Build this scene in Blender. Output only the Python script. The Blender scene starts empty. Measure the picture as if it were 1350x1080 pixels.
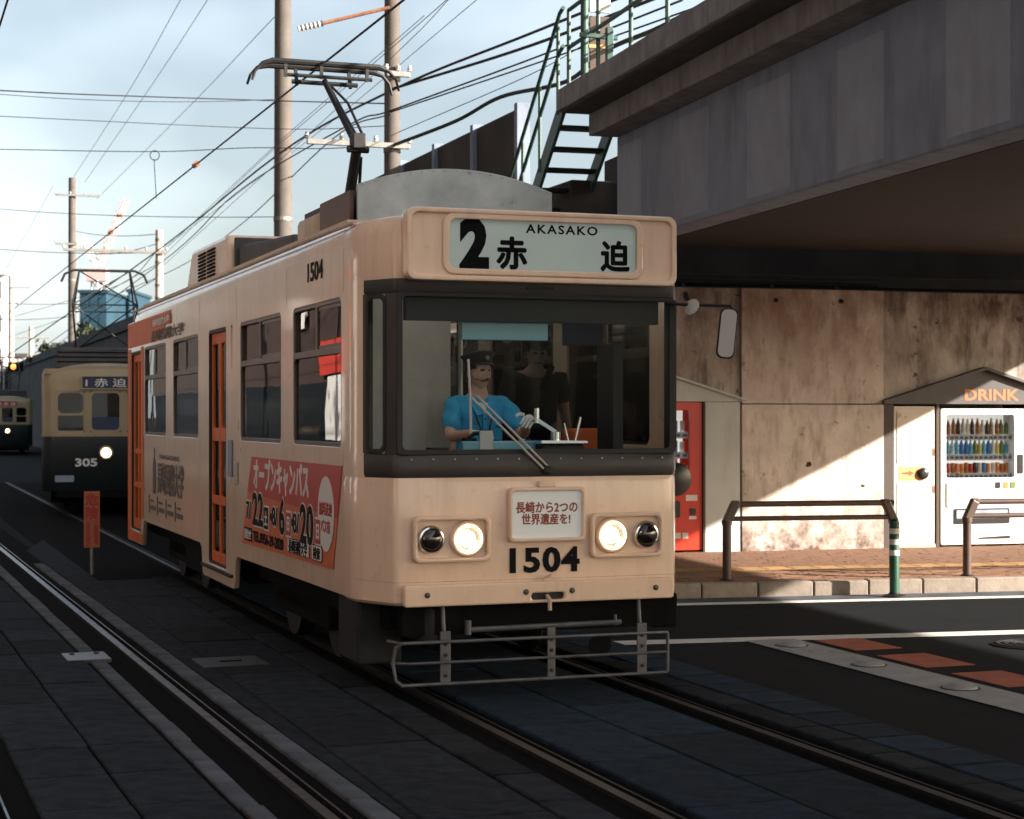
import bpy, bmesh, math, random
from mathutils import Vector, Matrix, Euler
random.seed(7)
SC = bpy.context.scene
COL = SC.collection
R = math.radians
F, CX, HZ, CH = 2336.0, 675.0, 550.0, 1.8

# ------------------------------------------------------------------ camera
cam = bpy.data.objects.new('camera', bpy.data.cameras.new('camera'))
COL.objects.link(cam)
cam.location = (0, 0, CH)
cam.rotation_euler = (R(90), 0, 0)
cam.data.sensor_width = 36
cam.data.lens = F / 1350 * 36
cam.data.shift_y = 10 / 1350
cam.data.clip_start = 0.1
cam.data.clip_end = 6000
cam.data.dof.use_dof = True
cam.data.dof.focus_distance = 12.2
cam.data.dof.aperture_fstop = 4.5
SC.camera = cam

# ------------------------------------------------------------------ sky and sun
SUN = Vector((2.425, -0.784, 1.0)).normalized()
elev = math.asin(SUN.z)
azim = math.atan2(SUN.x, SUN.y)
w = bpy.data.worlds.new('World')
SC.world = w
w.use_nodes = True
nt = w.node_tree
nt.nodes.clear()
out = nt.nodes.new('ShaderNodeOutputWorld')
bg = nt.nodes.new('ShaderNodeBackground')
sky = nt.nodes.new('ShaderNodeTexSky')
sky.sky_type = 'NISHITA'
sky.sun_disc = False
sky.sun_elevation = elev
sky.sun_rotation = azim
sky.air_density = 1.0
sky.dust_density = 4.0
sky.ozone_density = 1.0
tc = nt.nodes.new('ShaderNodeTexCoord')
mp = nt.nodes.new('ShaderNodeMapping')
mp.inputs['Scale'].default_value = (1.0, 1.0, 1.7)
cn = nt.nodes.new('ShaderNodeTexNoise')
cn.inputs['Scale'].default_value = 3.0
cn.inputs['Detail'].default_value = 4
cn.inputs['Roughness'].default_value = 0.55
cr = nt.nodes.new('ShaderNodeValToRGB')
cr.color_ramp.elements[0].position = 0.44
cr.color_ramp.elements[0].color = (0.0, 0.0, 0.0, 1)
cr.color_ramp.elements[1].position = 0.72
cr.color_ramp.elements[1].color = (0.60, 0.60, 0.60, 1)
mx = nt.nodes.new('ShaderNodeMixRGB')
mx.blend_type = 'ADD'
mx.inputs['Color2'].default_value = (4.9, 5.4, 5.5, 1)
nt.links.new(tc.outputs['Generated'], mp.inputs['Vector'])
nt.links.new(mp.outputs['Vector'], cn.inputs['Vector'])
nt.links.new(cn.outputs['Fac'], cr.inputs['Fac'])
sx = nt.nodes.new('ShaderNodeSeparateXYZ')
nt.links.new(tc.outputs['Generated'], sx.inputs[0])
hz = nt.nodes.new('ShaderNodeValToRGB')                 # pale haze that thins out towards the zenith
hz.color_ramp.elements[0].position = 0.0
hz.color_ramp.elements[0].color = (0.50, 0.50, 0.50, 1)
hz.color_ramp.elements[1].position = 0.75
hz.color_ramp.elements[1].color = (0.04, 0.04, 0.04, 1)
e_ = hz.color_ramp.elements.new(0.24); e_.color = (0.36, 0.36, 0.36, 1)
nt.links.new(sx.outputs['Z'], hz.inputs['Fac'])
ad = nt.nodes.new('ShaderNodeMath'); ad.operation = 'ADD'; ad.use_clamp = True
nt.links.new(hz.outputs['Color'], ad.inputs[0]); nt.links.new(cr.outputs['Color'], ad.inputs[1])
nt.links.new(ad.outputs[0], mx.inputs['Fac'])
nt.links.new(sky.outputs['Color'], mx.inputs['Color1'])
nt.links.new(mx.outputs['Color'], bg.inputs['Color'])
bg.inputs['Strength'].default_value = 0.0455
nt.links.new(bg.outputs['Background'], out.inputs['Surface'])

sl = bpy.data.lights.new('sun', 'SUN')
sl.energy = 5.0
sl.angle = R(0.6)
sl.color = (1.0, 0.90, 0.79)
so = bpy.data.objects.new('sun', sl)
so.rotation_euler = SUN.to_track_quat('Z', 'Y').to_euler()
so.location = (30, -10, 30)
COL.objects.link(so)

SC.view_settings.view_transform = 'Standard'
SC.view_settings.look = 'None'
SC.view_settings.exposure = 1.75
SC.view_settings.gamma = 1.0
SC.view_settings.use_curve_mapping = False
SC.cycles.use_denoising = True
SC.cycles.max_bounces = 6
SC.cycles.diffuse_bounces = 3
SC.cycles.glossy_bounces = 3
SC.cycles.transparent_max_bounces = 12
SC.cycles.sample_clamp_indirect = 6.0

# ------------------------------------------------------------------ helpers
def at(px, py, d):
    """point seen at a photo pixel, d metres away"""
    return Vector(((px - CX) / F * d, d, CH + (HZ - py) / F * d))

def frame(x, y, deg, z=0.0):
    return Matrix.Translation((x, y, z)) @ Matrix.Rotation(R(deg), 4, 'Z')

def basis(o, ax, ay):
    ax = Vector(ax).normalized(); ay = Vector(ay).normalized(); az = ax.cross(ay)
    m = Matrix.Identity(4)
    for i in range(3):
        m[i][0] = ax[i]; m[i][1] = ay[i]; m[i][2] = az[i]; m[i][3] = o[i]
    return m

def FRONT(x, y, z):   # faces -y : text reads along +x
    return basis((x, y, z), (1, 0, 0), (0, 0, 1))

def SIDE(x, y, z):    # faces -x : text reads along -y
    return basis((x, y, z), (0, -1, 0), (0, 0, 1))

def link(o, parent=None):
    COL.objects.link(o)
    if parent is not None:
        o.parent = parent
    return o

def obj(name, me, mat=None, parent=None, smooth=False):
    if mat is not None:
        me.materials.clear(); me.materials.append(mat)
    if smooth:
        me.shade_smooth()
    return link(bpy.data.objects.new(name, me), parent)

def tag(o, label=None, cat=None, group=None, kind=None):
    if label: o['label'] = label
    if cat: o['category'] = cat
    if group: o['group'] = group
    if kind: o['kind'] = kind
    return o

def thing(name, M, label, cat, group=None):
    o = bpy.data.objects.new(name, None)
    o.empty_display_size = 0.2
    COL.objects.link(o)
    o.matrix_world = M
    return tag(o, label, cat, group)

class MB:
    def __init__(s):
        s.v = []; s.f = []; s.mi = []; s.cur = 0
    def add(s, vs, fs):
        b = len(s.v)
        s.v += [tuple(p) for p in vs]
        s.f += [tuple(i + b for i in q) for q in fs]
        s.mi += [s.cur] * len(fs)
        return s
    def box(s, x0, x1, y0, y1, z0, z1, M=None):
        vs = [Vector((x, y, z)) for z in (z0, z1) for y in (y0, y1) for x in (x0, x1)]
        if M is not None: vs = [M @ p for p in vs]
        return s.add(vs, [(0,2,3,1),(4,5,7,6),(0,1,5,4),(2,6,7,3),(0,4,6,2),(1,3,7,5)])
    def bar(s, a, b, w, h, up=(0, 0, 1)):
        a = Vector(a); b = Vector(b); d = (b - a).normalized()
        u = Vector(up)
        if abs(d.dot(u)) > 0.98: u = Vector((0, 1, 0))
        r = d.cross(u).normalized(); u = r.cross(d)
        vs = [p + r * sx * w / 2 + u * sz * h / 2 for p in (a, b) for sz in (-1, 1) for sx in (-1, 1)]
        return s.add(vs, [(0,1,3,2),(4,6,7,5),(0,4,5,1),(2,3,7,6),(0,2,6,4),(1,5,7,3)])
    def tube(s, pts, r, n=8, cap=True):
        pts = [Vector(p) for p in pts]
        k = len(pts)
        rs = r if isinstance(r, (list, tuple)) else [r] * k
        d0 = (pts[1] - pts[0]).normalized()
        up = Vector((0, 0, 1)) if abs(d0.z) < 0.9 else Vector((1, 0, 0))
        nrm = (up - d0 * up.dot(d0)).normalized()
        vs = []
        for i, p in enumerate(pts):
            if i == 0: d = d0
            elif i == k - 1: d = (pts[-1] - pts[-2]).normalized()
            else:
                d = ((pts[i + 1] - p).normalized() + (p - pts[i - 1]).normalized())
                d = d.normalized() if d.length > 1e-6 else d0
            nrm = (nrm - d * nrm.dot(d)).normalized()
            bi = d.cross(nrm)
            for j in range(n):
                a = 2 * math.pi * j / n
                vs.append(p + (nrm * math.cos(a) + bi * math.sin(a)) * rs[i])
        fs = [(i*n+j, i*n+(j+1) % n, (i+1)*n+(j+1) % n, (i+1)*n+j) for i in range(k-1) for j in range(n)]
        if cap:
            fs.append(tuple(range(n))[::-1]); fs.append(tuple((k-1)*n + j for j in range(n)))
        return s.add(vs, fs)
    def lathe(s, prof, n=20, M=None, cap=True):
        vs = []
        for r, z in prof:
            for j in range(n):
                a = 2 * math.pi * j / n
                p = Vector((r * math.cos(a), r * math.sin(a), z))
                vs.append(M @ p if M is not None else p)
        k = len(prof)
        fs = [(i*n+j, i*n+(j+1) % n, (i+1)*n+(j+1) % n, (i+1)*n+j) for i in range(k-1) for j in range(n)]
        if cap:
            if prof[0][0] > 1e-5: fs.append(tuple(range(n))[::-1])
            if prof[-1][0] > 1e-5: fs.append(tuple((k-1)*n + j for j in range(n)))
        return s.add(vs, fs)
    def prism(s, poly, d, M=None):
        n = len(poly)
        vs = [Vector((x, y, 0)) for x, y in poly] + [Vector((x, y, d)) for x, y in poly]
        if M is not None: vs = [M @ p for p in vs]
        fs = [tuple(range(n))[::-1], tuple(range(n, 2 * n))]
        fs += [(i, (i + 1) % n, (i + 1) % n + n, i + n) for i in range(n)]
        return s.add(vs, fs)
    def mesh(s, name, bevel=0, seg=2):
        me = bpy.data.meshes.new(name)
        me.from_pydata(s.v, [], s.f)
        if any(s.mi):
            me.polygons.foreach_set('material_index', s.mi)
        bm = bmesh.new(); bm.from_mesh(me)
        bmesh.ops.remove_doubles(bm, verts=bm.verts, dist=1e-5)
        bmesh.ops.recalc_face_normals(bm, faces=bm.faces)
        if bevel:
            ed = [e for e in bm.edges if len(e.link_faces) == 2 and e.calc_face_angle(0) > R(35)]
            bmesh.ops.bevel(bm, geom=ed, offset=bevel, segments=seg, affect='EDGES', profile=0.5, clamp_overlap=True)
        bm.to_mesh(me); bm.free()
        return me
    def build(s, name, mat, parent=None, bevel=0, smooth=False, seg=2, auto=None):
        me = s.mesh(name, bevel, seg)
        o = obj(name, me, mat if not isinstance(mat, (list, tuple)) else None, parent)
        if isinstance(mat, (list, tuple)):
            for m in mat: me.materials.append(m)
        if smooth: sm(me)
        return o

def sm(me, ang=38):
    me.shade_smooth()
    bm = bmesh.new(); bm.from_mesh(me)
    for e in bm.edges:
        if len(e.link_faces) == 2 and e.calc_face_angle(0) > R(ang): e.smooth = False
    bm.to_mesh(me); bm.free()

def rrect(x0, x1, y0, y1, r, n=5):
    pts = []
    for cx, cy, a0 in ((x1 - r, y1 - r, 0), (x0 + r, y1 - r, 90), (x0 + r, y0 + r, 180), (x1 - r, y0 + r, 270)):
        for i in range(n + 1):
            a = R(a0 + 90 * i / n)
            pts.append((cx + r * math.cos(a), cy + r * math.sin(a)))
    return pts

def plate_mesh(outline, holes=(), thick=0.02, bevel=0.0):
    """a flat plate with holes; its front face is at +z = thick, its back at z = 0"""
    cu = bpy.data.curves.new('plate', 'CURVE')
    cu.dimensions = '2D'; cu.fill_mode = 'BOTH'
    cu.extrude = max(thick / 2 - bevel, 0.0005)
    cu.bevel_depth = bevel; cu.bevel_resolution = 1
    cu.offset = -bevel
    for poly in [outline] + list(holes):
        sp = cu.splines.new('POLY')
        sp.points.add(len(poly) - 1); sp.use_cyclic_u = True
        for p, (x, y) in zip(sp.points, poly): p.co = (x, y, 0, 1)
    o = bpy.data.objects.new('plate', cu)
    me = bpy.data.meshes.new_from_object(o)
    me.transform(Matrix.Translation((0, 0, thick / 2)))
    bpy.data.objects.remove(o); bpy.data.curves.remove(cu)
    return me

def plate(name, outline, M, mat, parent=None, holes=(), thick=0.02, bevel=0.0, smooth=False):
    me = plate_mesh(outline, holes, thick, bevel)
    me.transform(M)
    me.materials.clear()
    if smooth: sm(me)
    return obj(name, me, mat, parent)

def text(name, s, size, M, mat, parent, bold=0.0, depth=0.002, smear=0.0, align='CENTER', sx=1.0, maxw=None, spacing=1.0, shear=0.0):
    cu = bpy.data.curves.new('t', 'FONT')
    cu.body = s; cu.size = size; cu.align_x = align; cu.align_y = 'CENTER'
    cu.extrude = depth / 2; cu.offset = bold; cu.resolution_u = 3
    cu.space_character = spacing; cu.shear = shear
    o = bpy.data.objects.new('t', cu)
    me = bpy.data.meshes.new_from_object(o)
    bpy.data.objects.remove(o); bpy.data.curves.remove(cu)
    xs = [v.co.x for v in me.vertices]; ys = [v.co.y for v in me.vertices]
    if xs:
        cy = (max(ys) + min(ys)) / 2
        cx = (max(xs) + min(xs)) / 2 if align == 'CENTER' else (min(xs) if align == 'LEFT' else max(xs))
        if maxw and (max(xs) - min(xs)) > 0: sx = maxw / (max(xs) - min(xs))
        me.transform(Matrix.Diagonal((sx, 1, 1, 1)) @ Matrix.Translation((-cx, -cy, depth / 2)))
        if smear:                                   # thicken fine strokes with shifted copies, each a hair lower
            bm = bmesh.new(); bm.from_mesh(me)
            for k, (ox, oy) in enumerate(((1, 0), (-1, 0), (0, 1), (0, -1), (.7, .7), (-.7, .7), (.7, -.7), (-.7, -.7))):
                m2 = me.copy(); m2.transform(Matrix.Translation((ox * smear, oy * smear, -.00018 * (k + 1)))); bm.from_mesh(m2); bpy.data.meshes.remove(m2)
            bm.to_mesh(me); bm.free()
        me.transform(M)
    me.materials.clear()
    return obj(name, me, mat, parent)

def copy_tree(o, parent=None):
    c = o.copy(); COL.objects.link(c)
    if parent is not None: c.parent = parent
    for ch in list(o.children): copy_tree(ch, c)
    return c

# ------------------------------------------------------------------ materials
MATS = {}
def mat(name, col, rough=0.6, metal=0.0, var=0.0, vscale=3.0, bump=0.0, bscale=40.0, dirt=None, dirt_amt=0.0,
        dscale=(2, 2, 0.35), rnd=0.0, spec=0.5, coat=0.0, rvar=0.0, low=None, low_z=(0.2, 0.8), high=None, high_z=(1.9, 3.3), wear=None, wear_amt=0.0, wscale=14.0, emit=None, estr=0.0):
    m = bpy.data.materials.new(name); m.use_nodes = True
    t = m.node_tree; N = t.nodes; L = t.links
    b = N['Principled BSDF']
    b.inputs['Roughness'].default_value = rough
    b.inputs['Metallic'].default_value = metal
    b.inputs['Specular IOR Level'].default_value = spec
    if coat:
        b.inputs['Coat Weight'].default_value = coat; b.inputs['Coat Roughness'].default_value = 0.08
    c4 = (*col, 1)
    cur = None
    tcn = N.new('ShaderNodeTexCoord')
    def noise(scale, detail=5, rough_=0.6, vec=None):
        n = N.new('ShaderNodeTexNoise'); n.inputs['Scale'].default_value = scale
        n.inputs['Detail'].default_value = detail; n.inputs['Roughness'].default_value = rough_
        L.new(vec if vec else tcn.outputs['Object'], n.inputs['Vector'])
        return n.outputs['Fac']
    def ramp(fac, a, b_):
        r = N.new('ShaderNodeMapRange'); r.inputs['From Min'].default_value = a; r.inputs['From Max'].default_value = b_
        L.new(fac, r.inputs['Value']); return r.outputs['Result']
    def mixc(fac, c1, c2):
        n = N.new('ShaderNodeMixRGB')
        for inp, c in (('Color1', c1), ('Color2', c2)):
            if isinstance(c, tuple): n.inputs[inp].default_value = c
            else: L.new(c, n.inputs[inp])
        if isinstance(fac, float): n.inputs['Fac'].default_value = fac
        else: L.new(fac, n.inputs['Fac'])
        return n.outputs['Color']
    def mul(a, k):
        n = N.new('ShaderNodeMath'); n.operation = 'MULTIPLY'; L.new(a, n.inputs[0])
        if isinstance(k, (int, float)): n.inputs[1].default_value = k
        else: L.new(k, n.inputs[1])
        return n.outputs[0]
    cur = c4
    if var:
        f = ramp(noise(vscale, 6), 0.3, 0.7)
        cur = mixc(f, tuple(max(0, x * (1 - var)) for x in col) + (1,), tuple(min(1, x * (1 + var)) for x in col) + (1,))
    if dirt:
        mpn = N.new('ShaderNodeMapping'); mpn.inputs['Scale'].default_value = dscale
        L.new(tcn.outputs['Object'], mpn.inputs['Vector'])
        f = ramp(noise(2.2, 8, 0.65, mpn.outputs['Vector']), 0.48, 0.75)
        cur = mixc(mul(f, dirt_amt), cur, (*dirt, 1))
    if low:
        sep = N.new('ShaderNodeSeparateXYZ'); L.new(tcn.outputs['Object'], sep.inputs[0])
        f1 = ramp(sep.outputs['Z'], low_z[1], low_z[0])
        f2 = ramp(noise(5.0, 7, 0.7), 0.35, 0.62)
        cur = mixc(mul(f1, f2), cur, (*low, 1))
    if high:  # browner towards the top: staining, with the bridge's shade put into the colour
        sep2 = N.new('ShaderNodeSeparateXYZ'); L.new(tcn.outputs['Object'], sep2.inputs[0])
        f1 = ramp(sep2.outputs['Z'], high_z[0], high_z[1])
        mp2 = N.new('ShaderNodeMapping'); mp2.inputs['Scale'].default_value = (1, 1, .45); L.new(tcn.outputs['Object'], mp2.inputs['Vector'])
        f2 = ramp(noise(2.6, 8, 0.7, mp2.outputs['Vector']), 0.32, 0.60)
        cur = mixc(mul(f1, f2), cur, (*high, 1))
    if wear:
        f = ramp(noise(wscale, 9, 0.7), 0.60, 0.66)
        cur = mixc(mul(f, wear_amt), cur, (*wear, 1))
    if rnd:
        oi = N.new('ShaderNodeObjectInfo')
        hs = N.new('ShaderNodeHueSaturation')
        r = N.new('ShaderNodeMapRange'); r.inputs['To Min'].default_value = 1 - rnd; r.inputs['To Max'].default_value = 1 + rnd
        L.new(oi.outputs['Random'], r.inputs['Value']); L.new(r.outputs['Result'], hs.inputs['Value'])
        if isinstance(cur, tuple): hs.inputs['Color'].default_value = cur
        else: L.new(cur, hs.inputs['Color'])
        cur = hs.outputs['Color']
    if isinstance(cur, tuple): b.inputs['Base Color'].default_value = cur
    else: L.new(cur, b.inputs['Base Color'])
    if rvar:
        r = N.new('ShaderNodeMapRange'); r.inputs['To Min'].default_value = max(0.02, rough - rvar); r.inputs['To Max'].default_value = min(1, rough + rvar)
        r.inputs['From Min'].default_value = 0.3; r.inputs['From Max'].default_value = 0.7
        L.new(noise(vscale * 1.7, 6), r.inputs['Value']); L.new(r.outputs['Result'], b.inputs['Roughness'])
    if bump:
        bn = N.new('ShaderNodeBump'); bn.inputs['Strength'].default_value = bump; bn.inputs['Distance'].default_value = 0.01
        L.new(noise(bscale, 6, 0.65), bn.inputs['Height']); L.new(bn.outputs['Normal'], b.inputs['Normal'])
    if emit:
        b.inputs['Emission Color'].default_value = (*emit, 1); b.inputs['Emission Strength'].default_value = estr
    MATS[name] = m
    return m

def glass(name, tint=(0.8, 0.86, 0.86), refl=0.9, ior=1.5, rough=0.0):
    m = bpy.data.materials.new(name); m.use_nodes = True
    t = m.node_tree; N = t.nodes; L = t.links; N.clear()
    o = N.new('ShaderNodeOutputMaterial'); mix = N.new('ShaderNodeMixShader')
    tr = N.new('ShaderNodeBsdfTransparent'); tr.inputs['Color'].default_value = (*tint, 1)
    gl = N.new('ShaderNodeBsdfGlossy'); gl.inputs['Roughness'].default_value = rough; gl.inputs['Color'].default_value = (refl, refl, refl, 1)
    fr = N.new('ShaderNodeFresnel'); fr.inputs['IOR'].default_value = ior
    tcn = N.new('ShaderNodeTexCoord'); nz = N.new('ShaderNodeTexNoise'); nz.inputs['Scale'].default_value = 1.3
    bp = N.new('ShaderNodeBump'); bp.inputs['Strength'].default_value = 0.04; bp.inputs['Distance'].default_value = 0.05
    L.new(tcn.outputs['Object'], nz.inputs['Vector']); L.new(nz.outputs['Fac'], bp.inputs['Height']); L.new(bp.outputs['Normal'], gl.inputs['Normal'])
    L.new(fr.outputs[0], mix.inputs[0]); L.new(tr.outputs[0], mix.inputs[1]); L.new(gl.outputs[0], mix.inputs[2]); L.new(mix.outputs[0], o.inputs[0])
    MATS[name] = m
    return m

CREAM = (0.88, 0.64, 0.47)
mat('cream', CREAM, 0.34, var=0.05, vscale=1.5, dirt=(0.36, 0.22, 0.14), dirt_amt=0.22, dscale=(4, 4, 0.5), coat=0.8, rvar=0.08, bump=0.05, bscale=2.5, wear=(0.50, 0.32, 0.21), wear_amt=0.22, wscale=11)
mat('cream_roof', (0.60, 0.46, 0.34), 0.5, var=0.12, vscale=3, dirt=(0.25, 0.15, 0.1), dirt_amt=0.6, bump=0.1, bscale=15)
mat('orange', (0.66, 0.14, 0.035), 0.45, spec=0.2, var=0.06, dirt=(0.25, 0.09, 0.05), dirt_amt=0.3)
mat('banner_red', (0.52, 0.045, 0.03), 0.4, var=0.06)
mat('banner_orange', (0.68, 0.15, 0.05), 0.4, var=0.06)
mat('ink', (0.006, 0.006, 0.007), 0.7, spec=0.15)
mat('ink_white', (0.72, 0.72, 0.70), 0.5)
mat('ink_red', (0.42, 0.03, 0.02), 0.5)
mat('ink_brown', (0.30, 0.06, 0.035), 0.5)
mat('ink_grey', (0.10, 0.085, 0.08), 0.6)
mat('ink_orange', (0.50, 0.15, 0.05), 0.55, var=0.2, vscale=20)
mat('band', (0.045, 0.038, 0.036), 0.42, var=0.15, vscale=4, rvar=0.08)
mat('rubber', (0.012, 0.012, 0.013), 0.6)
mat('frame_metal', (0.10, 0.085, 0.075), 0.4, metal=0.6, var=0.2)
mat('silver', (0.42, 0.45, 0.45), 0.42, metal=0.55, var=0.22, vscale=3.2, rvar=0.16, bump=0.08, bscale=4)
mat('chrome', (0.75, 0.75, 0.75), 0.12, metal=1.0)
mat('steel', (0.34, 0.34, 0.34), 0.35, metal=0.8, var=0.2, rvar=0.1)
mat('fender_steel', (0.11, 0.11, 0.115), 0.5, metal=0.3, var=0.3, vscale=10)
mat('dark_metal', (0.012, 0.011, 0.011), 0.55, metal=0.2, var=0.3, vscale=6, bump=0.1)
mat('under', (0.007, 0.007, 0.007), 0.9, spec=0.1, var=0.3, vscale=6, bump=0.2)
mat('box_dark', (0.022, 0.023, 0.025), 0.7, spec=0.2, var=0.3, vscale=6)
mat('rail_dull', (0.04, 0.042, 0.045), 0.55, metal=0.6, var=0.3, vscale=6)
mat('roof_grey', (0.055, 0.058, 0.06), 0.6, var=0.25, vscale=4)
mat('roof_red', (0.11, 0.052, 0.038), 0.5, var=0.2, vscale=6)
mat('panel_white', (0.72, 0.73, 0.70), 0.4, var=0.04, emit=(0.85, 0.95, 0.92), estr=0.03)
mat('dest_white', (0.62, 0.68, 0.63), 0.4, var=0.06, vscale=1.5, emit=(0.80, 0.95, 0.88), estr=0.03)
mat('lamp_lit', (1, 0.9, 0.7), 0.3, emit=(1.0, 0.80, 0.52), estr=9.0)
mat('lamp_dark', (0.02, 0.012, 0.010), 0.1, coat=1.0)
mat('reflector', (0.9, 0.85, 0.75), 0.12, metal=1.0, emit=(1.0, 0.72, 0.42), estr=0.22)
glass('windshield', (0.93, 0.96, 0.97), 0.45, 1.13)
glass('side_glass', (0.80, 0.82, 0.82), 0.9, 1.6)
glass('cab_screen', (0.64, 0.65, 0.65), 0.5, 1.2)
glass('vend_glass', (0.96, 0.97, 0.97), 0.6, 1.2)
mat('interior', (0.25, 0.21, 0.18), 0.6, var=0.1)
mat('interior_panel', (0.52, 0.49, 0.44), 0.55, var=0.12, vscale=5, dirt=(0.2, 0.17, 0.14), dirt_amt=0.4)
mat('seat_cloth', (0.06, 0.02, 0.02), 0.9)
mat('blind', (0.008, 0.010, 0.012), 0.6)
mat('visor_blue', (0.16, 0.42, 0.52), 0.35, coat=0.4)
mat('skin', (0.72, 0.44, 0.33), 0.5)
mat('hair', (0.012, 0.010, 0.009), 0.6)
mat('shirt_blue', (0.04, 0.40, 0.72), 0.8, var=0.12, vscale=14, bump=0.6, bscale=12)
mat('trousers', (0.015, 0.017, 0.025), 0.85)
mat('cap_cloth', (0.012, 0.013, 0.018), 0.7)
mat('glove', (0.78, 0.78, 0.76), 0.8, bump=0.2, bscale=60)
mat('tee_grey', (0.05, 0.047, 0.047), 0.9, var=0.15, vscale=12, bump=0.3, bscale=16)
mat('strap', (0.02, 0.018, 0.018), 0.8)

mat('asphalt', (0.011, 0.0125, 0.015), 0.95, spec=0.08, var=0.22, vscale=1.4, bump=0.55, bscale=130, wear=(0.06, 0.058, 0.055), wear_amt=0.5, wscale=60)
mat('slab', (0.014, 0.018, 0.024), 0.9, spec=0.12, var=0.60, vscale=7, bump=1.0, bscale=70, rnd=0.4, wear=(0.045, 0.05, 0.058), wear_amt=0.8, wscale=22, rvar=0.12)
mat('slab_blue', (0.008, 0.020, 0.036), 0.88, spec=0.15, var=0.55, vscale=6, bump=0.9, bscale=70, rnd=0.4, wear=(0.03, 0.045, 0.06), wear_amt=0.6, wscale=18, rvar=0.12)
mat('edge_concrete', (0.075, 0.085, 0.10), 0.85, spec=0.2, var=0.35, vscale=4, bump=0.5, bscale=60, rnd=0.2)
mat('groove', (0.006, 0.006, 0.0065), 0.95, spec=0.04, var=0.3, vscale=20, bump=0.6, bscale=80)
mat('rail_steel', (0.085, 0.09, 0.095), 0.36, metal=0.9, var=0.25, vscale=5, rvar=0.12)
mat('rail_side', (0.010, 0.009, 0.009), 0.85, spec=0.1, var=0.4, vscale=12)
mat('paint_white', (0.62, 0.61, 0.58), 0.7, var=0.12, vscale=5, bump=0.3, bscale=120, wear=(0.10, 0.10, 0.10), wear_amt=0.75, wscale=9)
mat('paint_grey', (0.30, 0.30, 0.30), 0.7, var=0.15, vscale=5, bump=0.3, bscale=120, wear=(0.08, 0.08, 0.08), wear_amt=0.7, wscale=9)
mat('paint_rust', (0.36, 0.085, 0.04), 0.75, var=0.2, vscale=5, bump=0.4, bscale=120, wear=(0.06, 0.05, 0.05), wear_amt=0.6, wscale=12)
mat('kerb', (0.25, 0.21, 0.175), 0.85, var=0.25, vscale=5, bump=0.5, bscale=40, rnd=0.15, dirt=(0.10, 0.075, 0.055), dirt_amt=0.6, dscale=(4, 4, 2))
mat('paver', (0.20, 0.10, 0.055), 0.85, var=0.2, vscale=8, bump=0.4, bscale=60, rnd=0.28)
mat('paver_bed', (0.075, 0.05, 0.035), 0.95, var=0.3, vscale=20, bump=0.5, bscale=60)
mat('tactile', (0.27, 0.155, 0.06), 0.8, var=0.15, vscale=8, bump=0.3, bscale=60, rnd=0.15)
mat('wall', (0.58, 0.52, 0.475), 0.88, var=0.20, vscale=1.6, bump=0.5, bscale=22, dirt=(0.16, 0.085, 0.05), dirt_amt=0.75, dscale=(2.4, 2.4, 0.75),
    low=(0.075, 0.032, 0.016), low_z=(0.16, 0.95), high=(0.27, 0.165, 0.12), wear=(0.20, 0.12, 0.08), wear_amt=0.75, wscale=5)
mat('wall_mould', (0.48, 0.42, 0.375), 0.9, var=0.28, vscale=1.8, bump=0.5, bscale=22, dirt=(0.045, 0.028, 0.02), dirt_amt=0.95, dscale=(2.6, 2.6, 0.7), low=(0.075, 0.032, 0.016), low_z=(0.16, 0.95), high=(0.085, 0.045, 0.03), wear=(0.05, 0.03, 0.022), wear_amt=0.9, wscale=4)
mat('wall_black', (0.05, 0.032, 0.024), 0.95, var=0.5, vscale=5, bump=0.5)
mat('girder', (0.20, 0.245, 0.335), 0.75, var=0.13, vscale=1.8, bump=0.25, bscale=16, dirt=(0.05, 0.047, 0.052), dirt_amt=0.55, dscale=(1.2, 1.2, 0.3))
mat('girder_patch', (0.26, 0.31, 0.41), 0.7, var=0.10, vscale=2.2, rnd=0.10, bump=0.2, bscale=20, dirt=(0.09, 0.09, 0.10), dirt_amt=0.4, dscale=(1.2, 1.2, 0.3))
mat('deck', (0.19, 0.195, 0.21), 0.85, var=0.25, vscale=2.5, bump=0.4, bscale=30, dirt=(0.09, 0.045, 0.03), dirt_amt=0.7, dscale=(4, 4, 0.4))
mat('deck_dark', (0.05, 0.05, 0.052), 0.9, var=0.3, vscale=3, bump=0.3)
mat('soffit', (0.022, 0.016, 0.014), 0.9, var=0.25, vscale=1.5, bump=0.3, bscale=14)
mat('embank', (0.045, 0.042, 0.040), 0.9, var=0.35, vscale=1.0, bump=0.4, bscale=10, dirt=(0.03, 0.024, 0.02), dirt_amt=0.8, dscale=(1, 1, 0.15))
mat('green_paint', (0.025, 0.075, 0.062), 0.5, var=0.25, vscale=6, wear=(0.20, 0.08, 0.03), wear_amt=0.7, wscale=10)
mat('green_bright', (0.009, 0.065, 0.038), 0.45, var=0.1, vscale=8)
mat('brown_paint', (0.085, 0.052, 0.040), 0.42, var=0.15, vscale=6, coat=0.2)
mat('pole', (0.105, 0.093, 0.084), 0.85, var=0.18, vscale=4, bump=0.3, bscale=30, dirt=(0.16, 0.10, 0.07), dirt_amt=0.5, dscale=(2, 2, 0.2))
mat('pole_light', (0.55, 0.46, 0.40), 0.85, var=0.15, vscale=4)
mat('wire', (0.012, 0.012, 0.013), 0.6)
mat('wire_pale', (0.22, 0.25, 0.27), 0.6)
mat('galv', (0.22, 0.215, 0.205), 0.5, metal=0.4, var=0.2, vscale=8)
mat('porcelain', (0.45, 0.44, 0.41), 0.3)
mat('rust', (0.25, 0.10, 0.05), 0.85, var=0.4, vscale=12, bump=0.4)
mat('vend_red', (0.55, 0.035, 0.015), 0.3, coat=0.4, var=0.04)
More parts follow.
